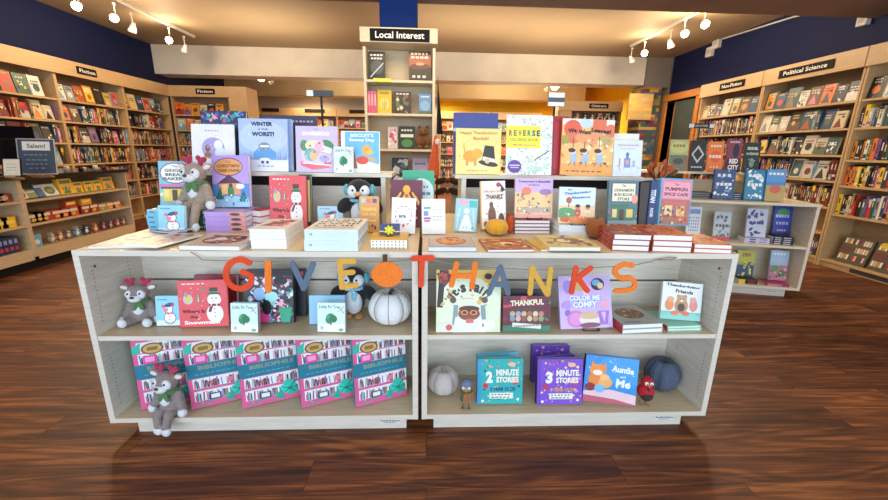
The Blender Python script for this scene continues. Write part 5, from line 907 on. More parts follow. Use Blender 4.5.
def penguin(X, Y, z, s, label, yaw=0):
    r = empty('plush_penguin', (X, Y, z), (0, 0, R(yaw)), label, 'plush penguin', 'plush penguins'); K = mat('#1c1e24', 'fabric'); W = mat('#dfe8f0', 'fabric')
    m = MB().ell((0, 0, .32*s), (.23*s, .19*s, .31*s), K).ell((0, 0, .78*s), (.26*s, .2*s, .22*s), K)
    for q in (-1, 1): m.ell((q*.32*s, -.02*s, .46*s), (.13*s, .08*s, .19*s), K, Matrix.Rotation(-q*.6, 3, 'Y'))
    m.build('body', r, remesh=.02*s)
    MB().ell((0, -.07*s, .3*s), (.19*s, .16*s, .26*s), W).ell((-.11*s, -.11*s, .76*s), (.12*s, .11*s, .13*s), W).ell((.11*s, -.11*s, .76*s), (.12*s, .11*s, .13*s), W).build('belly', r)
    MB().ell((0, -.23*s, .72*s), (.06*s, .07*s, .045*s), mat('#e0a868', 'fabric')).build('beak', r)
    for q in (-1, 1):
        MB().ell((q*.1*s, -.215*s, .79*s), (.024*s,)*3, mat('#101014', 'gloss'), nu=8, nv=6).build('eye', r)
        MB().ell((q*.11*s, -.16*s, .03*s), (.09*s, .13*s, .03*s), mat('#d8984c', 'fabric')).build('foot', r)
        MB().ell((q*.26*s, 0, .78*s), (.06*s, .1*s, .12*s), mat('#5fb0c4', 'fabric')).build('earmuff', r)
    m = MB(); Bm = mat('#8cc8e0', 'fabric')
    for k in range(16): a = 2*PI*k/16; m.ell((.16*s*math.cos(a), .14*s*math.sin(a), .575*s), (.05*s, .05*s, .035*s), Bm, nu=8, nv=6)
    m.ell((.04*s, -.2*s, .46*s), (.05*s, .03*s, .13*s), Bm).build('scarf', r)
    return r
penguin(Xat(354, 1.73, Zm+.05), 1.74, Zm+.002, .235, 'penguin plush with blue scarf under the mustard letter E')
penguin(Xat(360, 2.01, Z+.1), 2.015, Z+.001, .25, 'larger penguin plush with teal earmuffs behind the golden boxed book')

def bird(X, Y, z, s, body, head, scarf, label, red=False):
    r = empty('toy_bird', (X, Y, z), (0, 0, R(-8)), label, 'toy bird'); B = mat(body, 'knit' if red else 'fabric')
    MB().ell((0, 0, .48*s), (.27*s, .25*s, .27*s), B).ell((0, -.02*s, .8*s), (.2*s, .18*s, .2*s), mat(head, 'fabric')).build('body', r, remesh=.02*s)
    L = mat('#b08a3c' if red else '#8a4a28', 'fabric')
    for q in (-1, 1):
        m = MB().tube((q*.09*s, 0, .25*s), (q*.1*s, -.01*s, .02*s), .016*s, .016*s, L, 6)
        for a in (-.5, 0, .5, PI): m.tube((q*.1*s, -.01*s, .02*s), (q*.1*s+.13*s*math.sin(a), -.01*s-.14*s*math.cos(a), .012*s), .016*s, .01*s, L, 6)
        m.build('leg', r)
    for q in (-1, 1):
        MB().ell((q*.075*s, -.165*s, .84*s), (.065*s, .04*s, .06*s), mat('#f0f2f2', 'gloss')).build('eye_patch', r)
        MB().ell((q*.07*s, -.205*s, .84*s), (.022*s, .015*s, .022*s), mat('#101014', 'gloss'), nu=8, nv=6).build('eye', r)
    MB().tube((0, -.18*s, .78*s), (0, -.27*s, .75*s), .035*s, .004*s, mat('#d89a3c')).build('beak', r)
    if not red:
        m = MB()
        for k in range(14): a = 2*PI*k/14; m.ell((.17*s*math.cos(a), .16*s*math.sin(a), .66*s), (.05*s, .05*s, .045*s), mat(scarf, 'knit'), nu=8, nv=6)
        m.ell((-.12*s, -.2*s, .5*s), (.06*s, .03*s, .17*s), mat(scarf, 'knit')).build('scarf', r)
        MB().lathe([(.205*s, .86*s), (.2*s, .93*s), (.15*s, 1.02*s), (.05*s, 1.08*s), (0, 1.085*s)], mat('#6a7890', 'knit')).build('cap', r)
    else:
        MB().ell((0, -.2*s, .66*s), (.05*s, .04*s, .1*s), mat('#7a1420', 'fabric')).ell((-.04*s, .0, .99*s), (.06*s, .03*s, .05*s), mat('#8a1c28', 'fabric')).build('wattle', r)
        MB().ell((0, -.1*s, .38*s), (.2*s, .2*s, .18*s), mat('#3a2c28', 'knit')).build('vest', r)
    return r
bird(Xat(466, 1.57, Zb+.05), 1.57, Zb+.001, .135, '#a0683c', '#dfe3e6', '#2f5a38', 'wooden toy bird with grey cap and green scarf on the bottom shelf')
bird(Xat(645, 1.58, Zb+.05), 1.58, Zb+.001, .145, '#b01c2c', '#b01c2c', '', 'red knitted toy turkey with thin yellow legs', True)

# ------------------------------------------------------------------ felt letter garland
def garland():
    GY = 1.503; r = empty('letter_garland', (0, GY, .83), (0, 0, 0), 'felt garland spelling GIVE THANKS with a pumpkin, strung across both tables', 'garland')
    L = Vector((0, GY, .83))
    def W(p): return atY(p[0], p[1], GY)-L
    def felt(strokes, wid, col, name='felt_letter', th=.007, closed=False):
        m = MB(); Mx = mat(col, 'felt')
        wid = wid/F*GY*.93/2
        for si, st in enumerate(strokes):
            P = [W(p) for p in st]; left = []; right = []
            n = len(P)
            for i, p in enumerate(P):
                d = (P[min(i+1, n-1)]-P[max(i-1, 0)]); d = Vector((d.x, 0, d.z)).normalized(); nrm = Vector((-d.z, 0, d.x))
                left.append(p+nrm*wid); right.append(p-nrm*wid)
            d0 = (P[0]-P[1]).normalized(); d1 = (P[-1]-P[-2]).normalized(); cap0 = []; cap1 = []
            for k in range(1, 6):
                a = PI*k/6
                n0 = (left[0]-P[0]).normalized(); cap0.append(P[0]+n0*wid*math.cos(a)*-1+d0*wid*math.sin(a))
                n1 = (left[-1]-P[-1]).normalized(); cap1.append(P[-1]+n1*wid*math.cos(a)+d1*wid*math.sin(a))
            off = Vector((0, -.0006*si, 0))
            front = [v+off-Vector((0, th/2, 0)) for v in left]; fr = [v+off-Vector((0, th/2, 0)) for v in right]
            bk = [v+off+Vector((0, th/2, 0)) for v in left]; br_ = [v+off+Vector((0, th/2, 0)) for v in right]
            vs = front+fr+bk+br_; fs = []
            for i in range(n-1):
                fs += [(i, i+1, n+i+1, n+i), (2*n+i, 3*n+i, 3*n+i+1, 2*n+i+1), (i, 2*n+i, 2*n+i+1, i+1), (n+i, n+i+1, 3*n+i+1, 3*n+i)]
            m.add(vs, fs, Mx)
            for cap, e in ((cap0, 0), (cap1, n-1)):
                poly = [right[e]]+cap+[left[e]] if e == 0 else [left[e]]+cap+[right[e]]
                k = len(poly); vv = [v+off-Vector((0, th/2, 0)) for v in poly]+[v+off+Vector((0, th/2, 0)) for v in poly]
                m.add(vv, [tuple(range(k)), tuple(range(2*k-1, k-1, -1))]+[(i, k+i, k+(i+1) % k, (i+1) % k) for i in range(k)], Mx)
        return m.build(name, r)
    arc = lambda cx, cy, rx, ry, a0, a1, n=18: [(cx+rx*math.cos(R(a0+(a1-a0)*i/n)), cy-ry*math.sin(R(a0+(a1-a0)*i/n))) for i in range(n+1)]
    RD, OR, SL, MU = '#dc4a26', '#ec7c2c', '#5d6f84', '#d6a545'
    felt([arc(240, 274, 14, 14.5, 50, 320)+[(252, 276), (243, 272)]], 6.6, RD)
    felt([[(268, 263), (268.5, 290)]], 7, OR)
    felt([[(292.5, 263.5), (304, 288)], [(313, 264), (303.5, 288)]], 6.4, SL)
    felt([[(340, 261), (342, 286)], [(339.5, 261.5), (354, 261)], [(341, 273), (353, 272)], [(342, 287), (356, 285)]], 6, MU)
    m = MB(); c = W((387, 274.5)); Mx = mat(OR, 'felt'); n = 26; ring = []
    for i in range(n): a = 2*PI*i/n; ring.append(c+Vector((.0615*math.cos(a)*(1+.03*math.cos(4*a)), 0, .053*math.sin(a))))
    vv = [v-Vector((0, .004, 0)) for v in ring]+[v+Vector((0, .004, 0)) for v in ring]
    m.add(vv, [tuple(range(n)), tuple(range(2*n-1, n-1, -1))]+[(i, n+i, n+(i+1) % n, (i+1) % n) for i in range(n)], Mx)
    o = m.build('felt_pumpkin', r)
    p = W((385, 259)); MB().box(p.x-.009, p.x+.009, -.0035, .0035, p.z-.01, p.z+.018, mat('#5a3a24', 'felt')).build('felt_stem', o)
    felt([[(413.5, 258.5), (432, 258)], [(422, 258), (421, 285)]], 6.2, RD)
    felt([[(456.5, 264), (451.5, 285)], [(475, 264), (472, 287)], [(455, 275.5), (473, 276)]], 6.2, OR)
    felt([[(500.5, 267), (489, 293)], [(500.5, 267), (508, 293)], [(494, 284), (506, 284.5)]], 6, SL)
    felt([[(532, 268), (530, 293)], [(532, 268.5), (547, 294)], [(550.5, 269), (547.5, 294)]], 6, MU)
    felt([[(576, 268), (571.5, 292)], [(590.5, 268), (575, 280)], [(578, 278), (587, 290.5)]], 6.2, RD)
    felt([[(632, 265.5), (624, 264)]+arc(624.5, 271.5, 9.5, 6.8, 110, 260, 10)[2:]+arc(626, 284, 9, 6.5, 80, -90, 10)+[(616, 291)]], 6, OR)
    pts = [(190, 252), (197, 256), (202, 260), (214, 260.5), (232, 261), (250, 261), (268, 262), (300, 262), (340, 261.5), (386, 262), (422, 259), (452, 264), (474, 266), (500, 268), (530, 270), (552, 270), (580, 269), (606, 267), (632, 266), (650, 262), (656, 260), (672, 260), (677, 257.5), (668, 257.5), (655, 260)]
    MB().path([W(q)+Vector((0, .002, 0)) for q in pts], .002, mat('#8a7a5c', 'felt'), 5).build('cord', r)
garland()

# ------------------------------------------------------------------ the island unit behind, at the right
IR = R(-15); IX, IY = 3.345, 3.18     # right front corner
LVi = mat('#e0d4bc', 'laminate'); LHi = mat('#e2d4b8', 'laminate_h')
IM = Matrix.Translation((IX, IY, 0)) @ Matrix.Rotation(IR, 4, 'Z')
def island():
    W = 1.6; r = empty('display_table', (IX, IY, 0), (0, 0, IR), 'pale display table with novels behind the front tables, near the wall bookcases', 'display table'); T = .024
    # local x from -W to 0
    MB().box(-W, 0, 0, .9, .83, .852, LHi).build('tabletop', r, .001)
    for x in (-W, -T): MB().box(x, x+T, .002, .9, .072, .8295, LVi).tube((x-.0003 if x > -1 else x+T, .05, .79), (x-.002 if x > -1 else x+T+.002, .05, .79), .006, .006, mat('#6b675f', 'metal')).build('side_panel', r)
    MB().box(-W+T, -T, .002, .33, .073, .095, LHi).build('bottom_shelf', r); MB().box(-W+T, -T, .006, .31, .455, .476, LHi).build('middle_shelf', r)
    MB().box(-W+T, -T, .318, .33, .095, .8295, mat('#d6cab2', 'laminate')).build('back_panel', r)
    MB().box(-W+.055, -.09, .035, .865, 0, .0715, EDGE).build('plinth', r)
    q = MB().box(-.045, .045, -.001, 0, -.011, .011, mat('#d9dad8')); art(q, [('t', 'franklin', .3, .4, .5, .5, '#23262a'), ('t', 'fixtures', .8, .4, .34, .45, '#23262a')], .09, .022, lambda x, y, k: (-.045+x*.09, -.001-k, .011-y*.022)); q.build('maker_plate', r, loc=(-.2, .0345, .04))
    r = empty('riser_shelf', (IX, IY, .8525), (0, 0, IR), 'pale riser shelf on the rear table holding novels', 'riser shelf')
    x0, x1, h = -1.45, -.35, .235
    MB().box(x0-.01, x1+.01, .38, .68, h-.02, h, LHi).build('shelf', r, .001)
    for x in (x0+.02, x1-.045): MB().box(x, x+.025, .392, .66, 0, h-.0205, LVi).build('side_panel', r)
    MB().box(x0+.046, x1-.046, .52, .535, 0, h-.08, LVi).build('back_panel', r)
island()
def isl_x(px, ly, z):   # local x of a picture column at local depth ly
    u = -1.
    for _ in range(8):
        f = lambda q: pr(IM @ Vector((q, ly, z)))[0]-px
        u -= f(u)/((f(u+.01)-f(u))/.01)
    return u
def istand(xl, xr, yt, ly, z, t, col, items, label, lean=10, **k):
    a, b = isl_x(xl, ly, z), isl_x(xr, ly, z); w = b-a; h = .2; u = (a+b)/2
    for _ in range(6):
        f = lambda q: pr(IM @ Vector((u, ly+q*math.sin(R(lean)), z+q*math.cos(R(lean)))))[1]-yt
        h -= f(h)/((f(h+.001)-f(h))/.001)
    r = book_parts(w, h, t, col, items, **k); M = IM @ Matrix.Translation((u, ly, z)) @ Matrix.Rotation(-R(lean), 4, 'X')
    r.rotation_euler = M.to_euler(); r.location = M.translation+Vector((0, 0, t*math.sin(R(lean)))); return tag(r, label, 'book')
def istack(xl, xr, ly, z, dep, t, n, col, what, group, sp):
    a, b = isl_x(xl, ly, z), isl_x(xr, ly, z); r = book_parts(b-a, dep, t, col, [], spine='b', pb=col, sp_items=sp); M = IM @ Matrix.Translation(((a+b)/2, ly, z+t)) @ Matrix.Rotation(-PI/2, 4, 'X')
    r.rotation_euler = M.to_euler(); base = M.translation.copy(); r.location = base; ws = {2: ['lower', 'upper'], 3: ['bottom', 'middle', 'top'], 4: ['bottom', 'third from top', 'second from top', 'top']}[n]
    tag(r, what.replace('#', ws[0]), 'book', group)
    for i in range(1, n): dup(r, base+Vector((0, 0, i*(t+.0008))), None, what.replace('#', ws[i]))
    return z+n*(t+.0008)
zt = .8526; zr = .8526+.2355
istand(668, 686, 140, .42, zr, .025, '#b9c088', [('r', 0, .5, 1, .5, '#7a7f6a'), ('e', .5, .7, .3, .1, '#4f5a4c'), ('e', .5, .25, .5, .2, '#cfd48c')]+scrib(.5, .2, .7, '#8a9040', 4, .08), 'green landscape novel first on the rear riser shelf')
istand(688, 704, 141, .42, zr, .025, '#26292c', [('p', [(.5, .15), (.9, .45), (.5, .75), (.1, .45)], '#c8ccc8'), ('p', [(.5, .25), (.78, .45), (.5, .65), (.22, .45)], '#26292c')]+scrib(.5, .87, .7, '#c8ccc8', 4, .05), 'black novel with a white diamond on the rear riser shelf')
istand(706, 721.5, 142, .42, zr, .025, '#f08038', [('e', .5, .5, .35, .2, '#e8602c')]+scrib(.5, .15, .7, '#fbe8d0', 4, .07)+scrib(.5, .5, .8, '#fbe8d0', 4, .1)+scrib(.5, .85, .6, '#fbe8d0', 3, .05), 'bright orange novel on the rear riser shelf')
istand(725, 739.5, 140, .42, zr, .028, '#7a2c4c', [('r', 0, .0, 1, .55, '#8a3a58'), ('e', .6, .35, .22, .22, '#2c2430'), ('r', 0, .6, 1, .4, '#3a2434'), ('t', 'RED', .5, .67, .6, .15, '#f4ecec', 0, .05), ('t', 'CITY', .5, .86, .74, .15, '#f4ecec', 0, .05)]+scrib(.5, .08, .7, '#e0c0c8', 4, .05), 'novel titled RED CITY on the rear riser shelf')
istand(742.5, 758, 143, .42, zr, .026, '#26302e', [('t', 'SCHOOL', .5, .2, .7, .1, '#e8ecdc', 0, .04), ('t', 'OF DARKNESS', .5, .38, .8, .08, '#c8d4c0', 0, .04), ('e', .5, .68, .16, .16, '#7f9a8c')]+dots(111, 20, ['#5a7068', '#c8d4c0'], .1, .1, .9, .95, .03), 'dark green novel at the near end of the rear riser shelf')
o = MB().box(-.06, .06, -.003, -.001, -.022, -.004, mat('#e05ac0')).build('shelf_tag'); o.matrix_world = IM @ Matrix.Translation((isl_x(753, .38, zr), .38, zr)); tag(o, 'bright magenta strip on the edge of the rear riser shelf', 'shelf tag')
def item_art(c1, c2, ink, seed): return [('r', .04, .03, .92, .94, c1)]+dots(seed, 18, [c2, ink], .08, .05, .92, .95, .06)+scrib(.5, .2, .7, ink, 3, .1)+scrib(.5, .5, .75, ink, 4, .1)+scrib(.5, .85, .6, ink, 3, .05)
istand(712, 733, 170, .12, zt, .03, '#2c4a78', item_art('#34548a', '#7aa0c8', '#e8ecf2', 112), 'navy blue novel with white lettering below RED CITY')
istand(743, 763, 170, .12, zt, .03, '#2a6a90', item_art('#3a86ac', '#bfe0ea', '#f0f6f8', 113), 'teal blue novel standing on the rear tabletop')
istand(764, 783, 170, .10, zt, .03, '#4a8ac8', [('r', 0, 0, 1, .4, '#5a9ad4'), ('r', 0, .5, 1, .5, '#b9a060'), ('e', .5, .62, .3, .14, '#c86a58')]+scrib(.5, .14, .8, '#f0f0e8', 4, .07), 'blue and gold novel at the near end of the rear tabletop')
istack(688, 712, .16, zt, .15, .018, 3, '#1c1c20', 'black paperback, # of the pile left of the navy novel', 'black paperbacks in a pile on the rear table', [('r', .1, .3, .8, .3, '#8a8a90')])
istack(732.5, 743, .16, zt, .15, .018, 3, '#24364c', 'dark blue paperback, # of the narrow pile between blue novels', 'dark blue paperbacks in a narrow pile', [('r', .1, .3, .8, .3, '#a8b4c0')])
zm2 = .4766
istand(685, 699, 207, .12, zm2, .02, '#e6eaf0', [('r', .1, .08, .8, .15, '#7aa0d0')]+[('e', .2+.15*i, .35+.1*j, .03, .03, '#4a6aa8') for i in range(5) for j in range(5)]+[('r', .0, .88, 1, .12, '#3a62a8')], 'white and blue dotted book on the rear table beside the spice paperback')
istand(712, 729, 212, .12, zm2, .02, '#b9c4c8', item_art('#c4ced2', '#8aa0a8', '#6a5a60', 114)+[('r', 0, .88, 1, .12, '#c8464c')], 'grey and white book on the middle shelf of the rear table')
zq = istack(744, 769, .06, zm2, .15, .022, 2, '#c8c4dc', 'pale lilac paperback, # of the pair on the rear middle shelf', 'pale lilac paperbacks in a pair', [('r', .2, .2, .25, .6, '#6a4a8c'), ('r', .6, .3, .3, .4, '#8a8ab0')])
istand(745, 765, 209, .10, zq, .022, '#c8ccdc', item_art('#ccd0e0', '#7a3a6c', '#3a4a80', 115), 'white and violet patterned book on the pale lilac pair')
zq = istack(772, 793, .05, zm2, .15, .017, 4, '#2a2834', 'dark paperback with white spine lettering, # of the rear pile of four', 'dark paperbacks in a pile of four', [('r', .08, .25, .3, .45, '#c8c4c8'), ('r', .5, .25, .35, .45, '#c8c4c8')])
istand(771, 789, 206, .225, zm2, .025, '#3a3f9c', [('r', 0, 0, 1, .5, '#3f48b0'), ('e', .5, .2, .35, .12, '#4aa06c'), ('r', 0, .75, 1, .25, '#2a2c54')]+scrib(.5, .3, .8, '#c8d4f4', 5, .08)+scrib(.5, .5, .7, '#a8b4e4', 4, .08)+scrib(.5, .7, .5, '#a8b4e4', 4, .05), 'royal blue book behind the dark pile of four')
zb2 = .0956
istand(735, 752, 251, .165, zb2, .03, '#a8b03c', [('r', 0, .0, 1, .4, '#c8c43c'), ('r', 0, .5, 1, .5, '#2c4a6c'), ('t', 'ZEN', .5, .15, .5, .12, '#a83a3c', 0, .04)]+dots(116, 16, ['#2c4a6c', '#e8d84a'], .1, .4, .9, .95, .07), 'lime green book titled ZEN on the lowest shelf of the rear table')
istack(738, 757, .03, zb2, .12, .02, 2, '#2a2430', 'dark book with yellow end, # of the pair on the rear low shelf', 'dark yellow-ended books in a pair', [('r', 0, 0, .35, 1, '#e8c83c'), ('r', .5, .3, .4, .4, '#b03a3c')])
istand(768, 786, 251, .13, zb2+.0245, .02, '#a8c4dc', [('r', 0, 0, 1, .4, '#b4cce4'), ('r', 0, .5, 1, .5, '#c87a90'), ('e', .3, .6, .2, .1, '#5a9a5c'), ('e', .7, .75, .2, .12, '#4a8a5c')]+scrib(.5, .12, .7, '#f4f8fa', 4, .06)+dots(117, 14, ['#f0b0c0', '#3a6a4c'], .05, .5, .95, .95, .05), 'pale blue garden book on the lowest rear shelf')
istack(765, 789, .02, zb2, .15, .011, 1+1, '#a83a5c', 'crimson magazine, # of the pair under the garden book', 'crimson magazines in a pair', [('r', .1, .2, .6, .5, '#e0a0b0')])

# ------------------------------------------------------------------ local interest case
LX0, LX1, LY = -.65, .085, 4.12
r = empty('bookcase', (LX0, LY, 0), (0, 0, 0), 'tall pale bookcase with the black Local Interest sign', 'bookcase'); W = LX1-LX0
PV, PH = mat('#e6d7b8', 'laminate'), mat('#ead9b6', 'laminate_h')
zl = [atY(400, y, LY).z for y in (80, 113.5, 149, 186)]+[.6, .35, .12]
for x in (.02, W-.045): MB().box(x, x+.025, 0, .28, 0, 2.2, PV).build('side_panel', r)
MB().box(.045, W-.045, .262, .28, .1, atY(400, 44, LY).z, mat('#d2bf9a', 'laminate')).build('back_panel', r)
for z in zl: MB().box(.0455, W-.0455, .003, .261, z-.022, z, PH).build('shelf', r)
zh = atY(400, 44, LY).z; zt_ = atY(400, 28.5, LY).z
MB().box(0, W, -.03, .29, zh+.005, zt_, PH).build('header', r, .002)
m = MB(); sw = Xat(429.5, LY, 2.2)-Xat(370.5, LY, 2.2); sh = (zt_-zh)*.8
m.box(-sw/2, sw/2, -.008, 0, -sh/2, sh/2, mat('#0b0a0c', 'paint')); art(m, [('t', 'Local Interest', .5, .5, .82, .55, '#f4f2ee', 0, .015)], sw, sh, lambda x, y, k: (-sw/2+x*sw, -.008-k*3, sh/2-y*sh), .0003)
m.build('sign', r, loc=(W/2+.01, -.031, (zh+zt_)/2))
def lst(xl, xr, yt, k, t, col, items, lab, lean=8, dy=.06): return stand(xl, xr, yt, LY+dy, zl[k]+.0006, t, col, items, lean=lean, label=lab)
lst(368.8, 385, 52, 0, .025, '#202428', [('e', .5, .55, .4, .25, '#4a545a'), ('l', .1, .9, .9, .4, .01, '#c8d0d0')]+scrib(.5, .12, .8, '#e8e8e4', 4, .06)+scrib(.5, .24, .7, '#e8e8e4', 4, .06), 'black photographic book on the top Local Interest shelf')
lst(409, 431, 52, 0, .025, '#1c1614', [('r', 0, .12, 1, .4, '#a8583c'), ('e', .5, .5, .45, .1, '#5c2c24'), ('e', .5, .42, .2, .05, '#e0a070')]+scrib(.5, .08, .85, '#e8dcc8', 5, .07)+scrib(.5, .2, .8, '#f4e8d0', 4, .07)+scrib(.5, .85, .7, '#e8dcc8', 3, .08), 'dark book with an orange sunset on the top Local Interest shelf')
tag(MB().box(-.085, .085, -.004, .0, -.02, .012, mat('#d8e44c')).build('shelf_tag', loc=(Xat(382, LY, zl[0]), LY, zl[0])), 'yellow-green strip on the top Local Interest shelf edge', 'shelf tag')
for i in range(3): lst(368.4+i*2.9, 371.1+i*2.9, 91, 1, .15, '#d8607c', [('r', .2, .15, .6, .5, '#f0b0bc')], 'pink spine, %s of three on the second Local Interest shelf' % ORD[i], lean=0, dy=.05)
lst(377.5, 391.5, 90, 1, .02, '#e8c23c', [('e', .5, .6, .35, .25, '#f0d878'), ('l', .5, .4, .5, .85, .006, '#a8803c'), ('l', .35, .5, .4, .85, .006, '#a8803c'), ('l', .65, .5, .6, .85, .006, '#a8803c')]+scrib(.5, .15, .6, '#8a6a20', 4, .06), 'yellow book with drawn stems on the second Local Interest shelf')
lst(394.5, 411, 92, 1, .02, '#3c2c2a', dots(121, 24, ['#c8483c', '#5c7a4a', '#e8dcc8', '#8a5a4a'], .05, .2, .95, .95, .09)+scrib(.5, .1, .8, '#e8dcc8', 4, .07), 'dark wildlife book on the second Local Interest shelf')
lst(419, 431, 94, 1, .02, '#5f94c4', [('e', .5, .6, .4, .25, '#86b0d8'), ('r', 0, .85, 1, .15, '#4a6a58')]+scrib(.5, .15, .7, '#f0f4f8', 4, .06), 'blue landscape book on the second Local Interest shelf')
lst(388, 397.5, 127, 2, .02, '#dcc8cc', dots(122, 14, ['#c8506c', '#f4ecec'], .1, .1, .9, .9, .1), 'narrow pink and white book on the third Local Interest shelf')
lst(399, 415, 126.5, 2, .02, '#22281f', [('r', .1, .35, .8, .14, '#dfe4d8'), ('e', .5, .75, .35, .18, '#4a8a3c')]+scrib(.5, .18, .7, '#dfe4d8', 4, .08), 'black and green book on the third Local Interest shelf')
lst(392, 408, 158, 3, .02, '#1e2226', dots(123, 26, ['#dfe4e8', '#5a646c', '#c8d0d8'], .05, .05, .95, .95, .12, 'r'), 'black and white patterned book on the fourth Local Interest shelf')
lst(412.5, 428, 158.5, 3, .02, '#b8aacc', [('r', .05, .45, .9, .18, '#8a4a6c'), ('r', .1, .7, .8, .2, '#ccc0dc')]+scrib(.5, .2, .7, '#5c4a80', 4, .06), 'lilac book with a plum band on the fourth Local Interest shelf')
x_ = Xat(424, LY+.06, zl[2]); t_ = lump_toy(x_-.01, LY+.11, zl[2]+.0012, .2, '#8a5a34', '#7a4c2c', 'brown fuzzy plush bear on the third Local Interest shelf', None)
t_.rotation_euler = (0, 0, 0)

# hanging things between the risers
gx = Xat(437.6, 4.3, 1.9); gz = lambda y: atY(438, y, 4.3).z
m = MB(); prof = [(80, .006, .02), (90, .012, .03), (105, .03, .05), (120, .045, .07), (134, .062, .08)]; n = 10
for (y, wx, wy) in prof:
    for i in range(n): m.v.append((wx*.5+wx*.5*math.cos(2*PI*i/n)*(1+.2*(i % 2)), wy*.5*math.sin(2*PI*i/n), gz(y)))
mm = mat('#15171b', 'fabric'); k0 = m.mi(mm)
for j in range(len(prof)-1):
    for i in range(n): m.f.append((j*n+i, j*n+(i+1) % n, (j+1)*n+(i+1) % n, (j+1)*n+i)); m.m.append(k0); m.sm.append(True)
m.f.append(tuple(range(n))); m.m.append(k0); m.sm.append(False); m.f.append(tuple(range(4*n, 5*n))); m.m.append(k0); m.sm.append(False)
m.tube((.004, 0, gz(80)), (.004, 0, gz(77)), .003, .003, mat('#888888', 'metal'))
tag(m.build('black_garment', loc=(gx, 4.3, 0)), 'black garment hanging on the side of the Local Interest bookcase', 'garment')
r = empty('plush_fox', (Xat(437, 2.75, 1.0), 2.75, 0), (0, 0, 0), 'orange long-tailed plush hanging on a stand between the risers', 'plush toy')
zz = lambda y: atY(437, y, 2.75).z
O = mat('#ea6238', 'fabric'); m = MB()
for k in range(9): y = 139+k*4.4; m.ell((-.012-.002*k, 0, zz(y)), (.014+.0042*k, .014+.003*k, .03), O)
m.build('body', r, remesh=.006)
MB().ell((-.0, -.03, zz(142)), (.018, .014, .02), mat('#f4e4d8', 'fabric')).build('muzzle', r)
MB().tube((.0, .04, 0), (.0, .04, zz(140)), .006, .006, mat('#3a3430', 'metal')).tube((0, .04, 0), (0, .04, .012), .07, .06, mat('#3a3430', 'metal'), 20).tube((0, .04, zz(150)), (0, -.0, zz(150)), .004, .004, mat('#3a3430', 'metal')).build('stand_pole', r)
r = empty('bow_tree', (Xat(446, 2.75, 1.0)+.03, 2.95, 0), (0, 0, 0), 'dark brown bows hanging on a pale post between the risers', 'accessory stand')
MB().box(.02, .09, .02, .06, 0, zz(170), mat('#cdbb9c', 'laminate')).box(-.0, .12, -.05, .13, 0, .02, mat('#cdbb9c', 'laminate')).build('post', r)
for y in (183, 194):
    m = MB(); 
    for q in (-1, 1): m.ell((q*.05-.01, -.01, zz(y)), (.05, .018, .025), mat('#3c241c', 'fabric'), Matrix.Rotation(q*.35, 3, 'Y'))
    m.ell((-.01, -.015, zz(y)), (.018, .02, .018), mat('#54342a', 'fabric')).tube((-.01, .0, zz(y)), (.03, .03, zz(y)), .004, .004, mat('#3c241c')).build('bow', r)

# slim poles with small sign plates
def sign_pole(px, py, Y, z0, w, h, items, base, label, yaw=0, col='#2f3338', cap=None):
    p = atY(px, py, Y); r = empty('sign_pole', (p.x, Y, z0), (0, 0, R(yaw)), label, 'sign holder'); K = mat('#2a2c30', 'metal')
    MB().tube((0, 0, .008), (0, 0, p.z-z0), .007, .007, K, 8).tube((0, 0, 0), (0, 0, .008), .06, .055, K, 20).build('pole', r)
    m = MB().box(-w/2, w/2, -.01, .01, -h/2, h/2, mat(col)); art(m, items, w, h, lambda x, y, k: (-w/2+x*w, -.01-k, h/2-y*h)); m.build('sign_plate', r, loc=(0, -.018, p.z-z0))
sign_pole(321, 94, 2.45, ZT0+.0005, .15, .032, [('r', 0, 0, .25, 1, '#dfe6ee')], 0, 'slim pole with a small dark plate above the lavender book')
sign_pole(555, 100, 2.45, ZT0+.0005, .095, .075, [('r', 0, 0, 1, .36, '#e8eef2'), ('r', 0, .7, 1, .3, '#e8eef2')], 0, 'slim pole with a white banded plate above the colouring book', col='#3f4a56')
p = IM @ Vector((-1.05, .77, 0)); q = pr((p.x, p.y, 1.4))
tt = atY(700, 126, p.y); 
sign_pole(700, 126, p.y, .8525, .27, .05, [('r', 0, .1, .2, .8, '#e8ecee'), ('r', .82, .1, .18, .8, '#e8ecee'), ('t', 'NEW IN PAPER', .5, .5, .5, .5, '#c8ccd0')], 0, 'slim pole with a narrow plate behind the rear riser shelf')
# paper fan bouquet beside the riser
r = empty('dried_bouquet', (Xat(657, 2.6, .9), 2.62, 0), (0, 0, 0), 'orange and brown dried leaf bouquet on a tall stand beyond the riser', 'bouquet')
zf = atY(655, 185, 2.62).z
MB().tube((0, 0, 0), (0, 0, zf), .012, .012, mat('#6a4a30', 'wood')).tube((0, 0, 0), (0, 0, .02), .14, .13, mat('#6a4a30', 'wood'), 20).lathe([(0, zf-.08), (.04, zf-.08), (.055, zf+.0), (.05, zf), (0, zf-.02)], mat('#a87a50', 'gloss')).build('stand', r)
g = random.Random(12); m = MB()
for i in range(46):
    a = g.uniform(0, 2*PI); e = g.uniform(.1, .8); L = g.uniform(.08, .15); d = Vector((math.cos(a)*math.sin(e), math.sin(a)*math.sin(e), math.cos(e))); c = Vector((0, 0, zf))+d*L
    Q = d.to_track_quat('Z', 'Y').to_matrix() @ Matrix.Rotation(g.uniform(0, 3), 3, 'Z')
    m.ell(c, (.018, .002, .03), mat(g.choice(['#c8642c', '#a8482c', '#d89a60', '#7a4a30', '#e0b080']), 'fabric'), Q, 8, 6); m.tube((0, 0, zf-.02), c, .0012, .0012, mat('#6a4a30'), 4)
m.build('foliage', r)

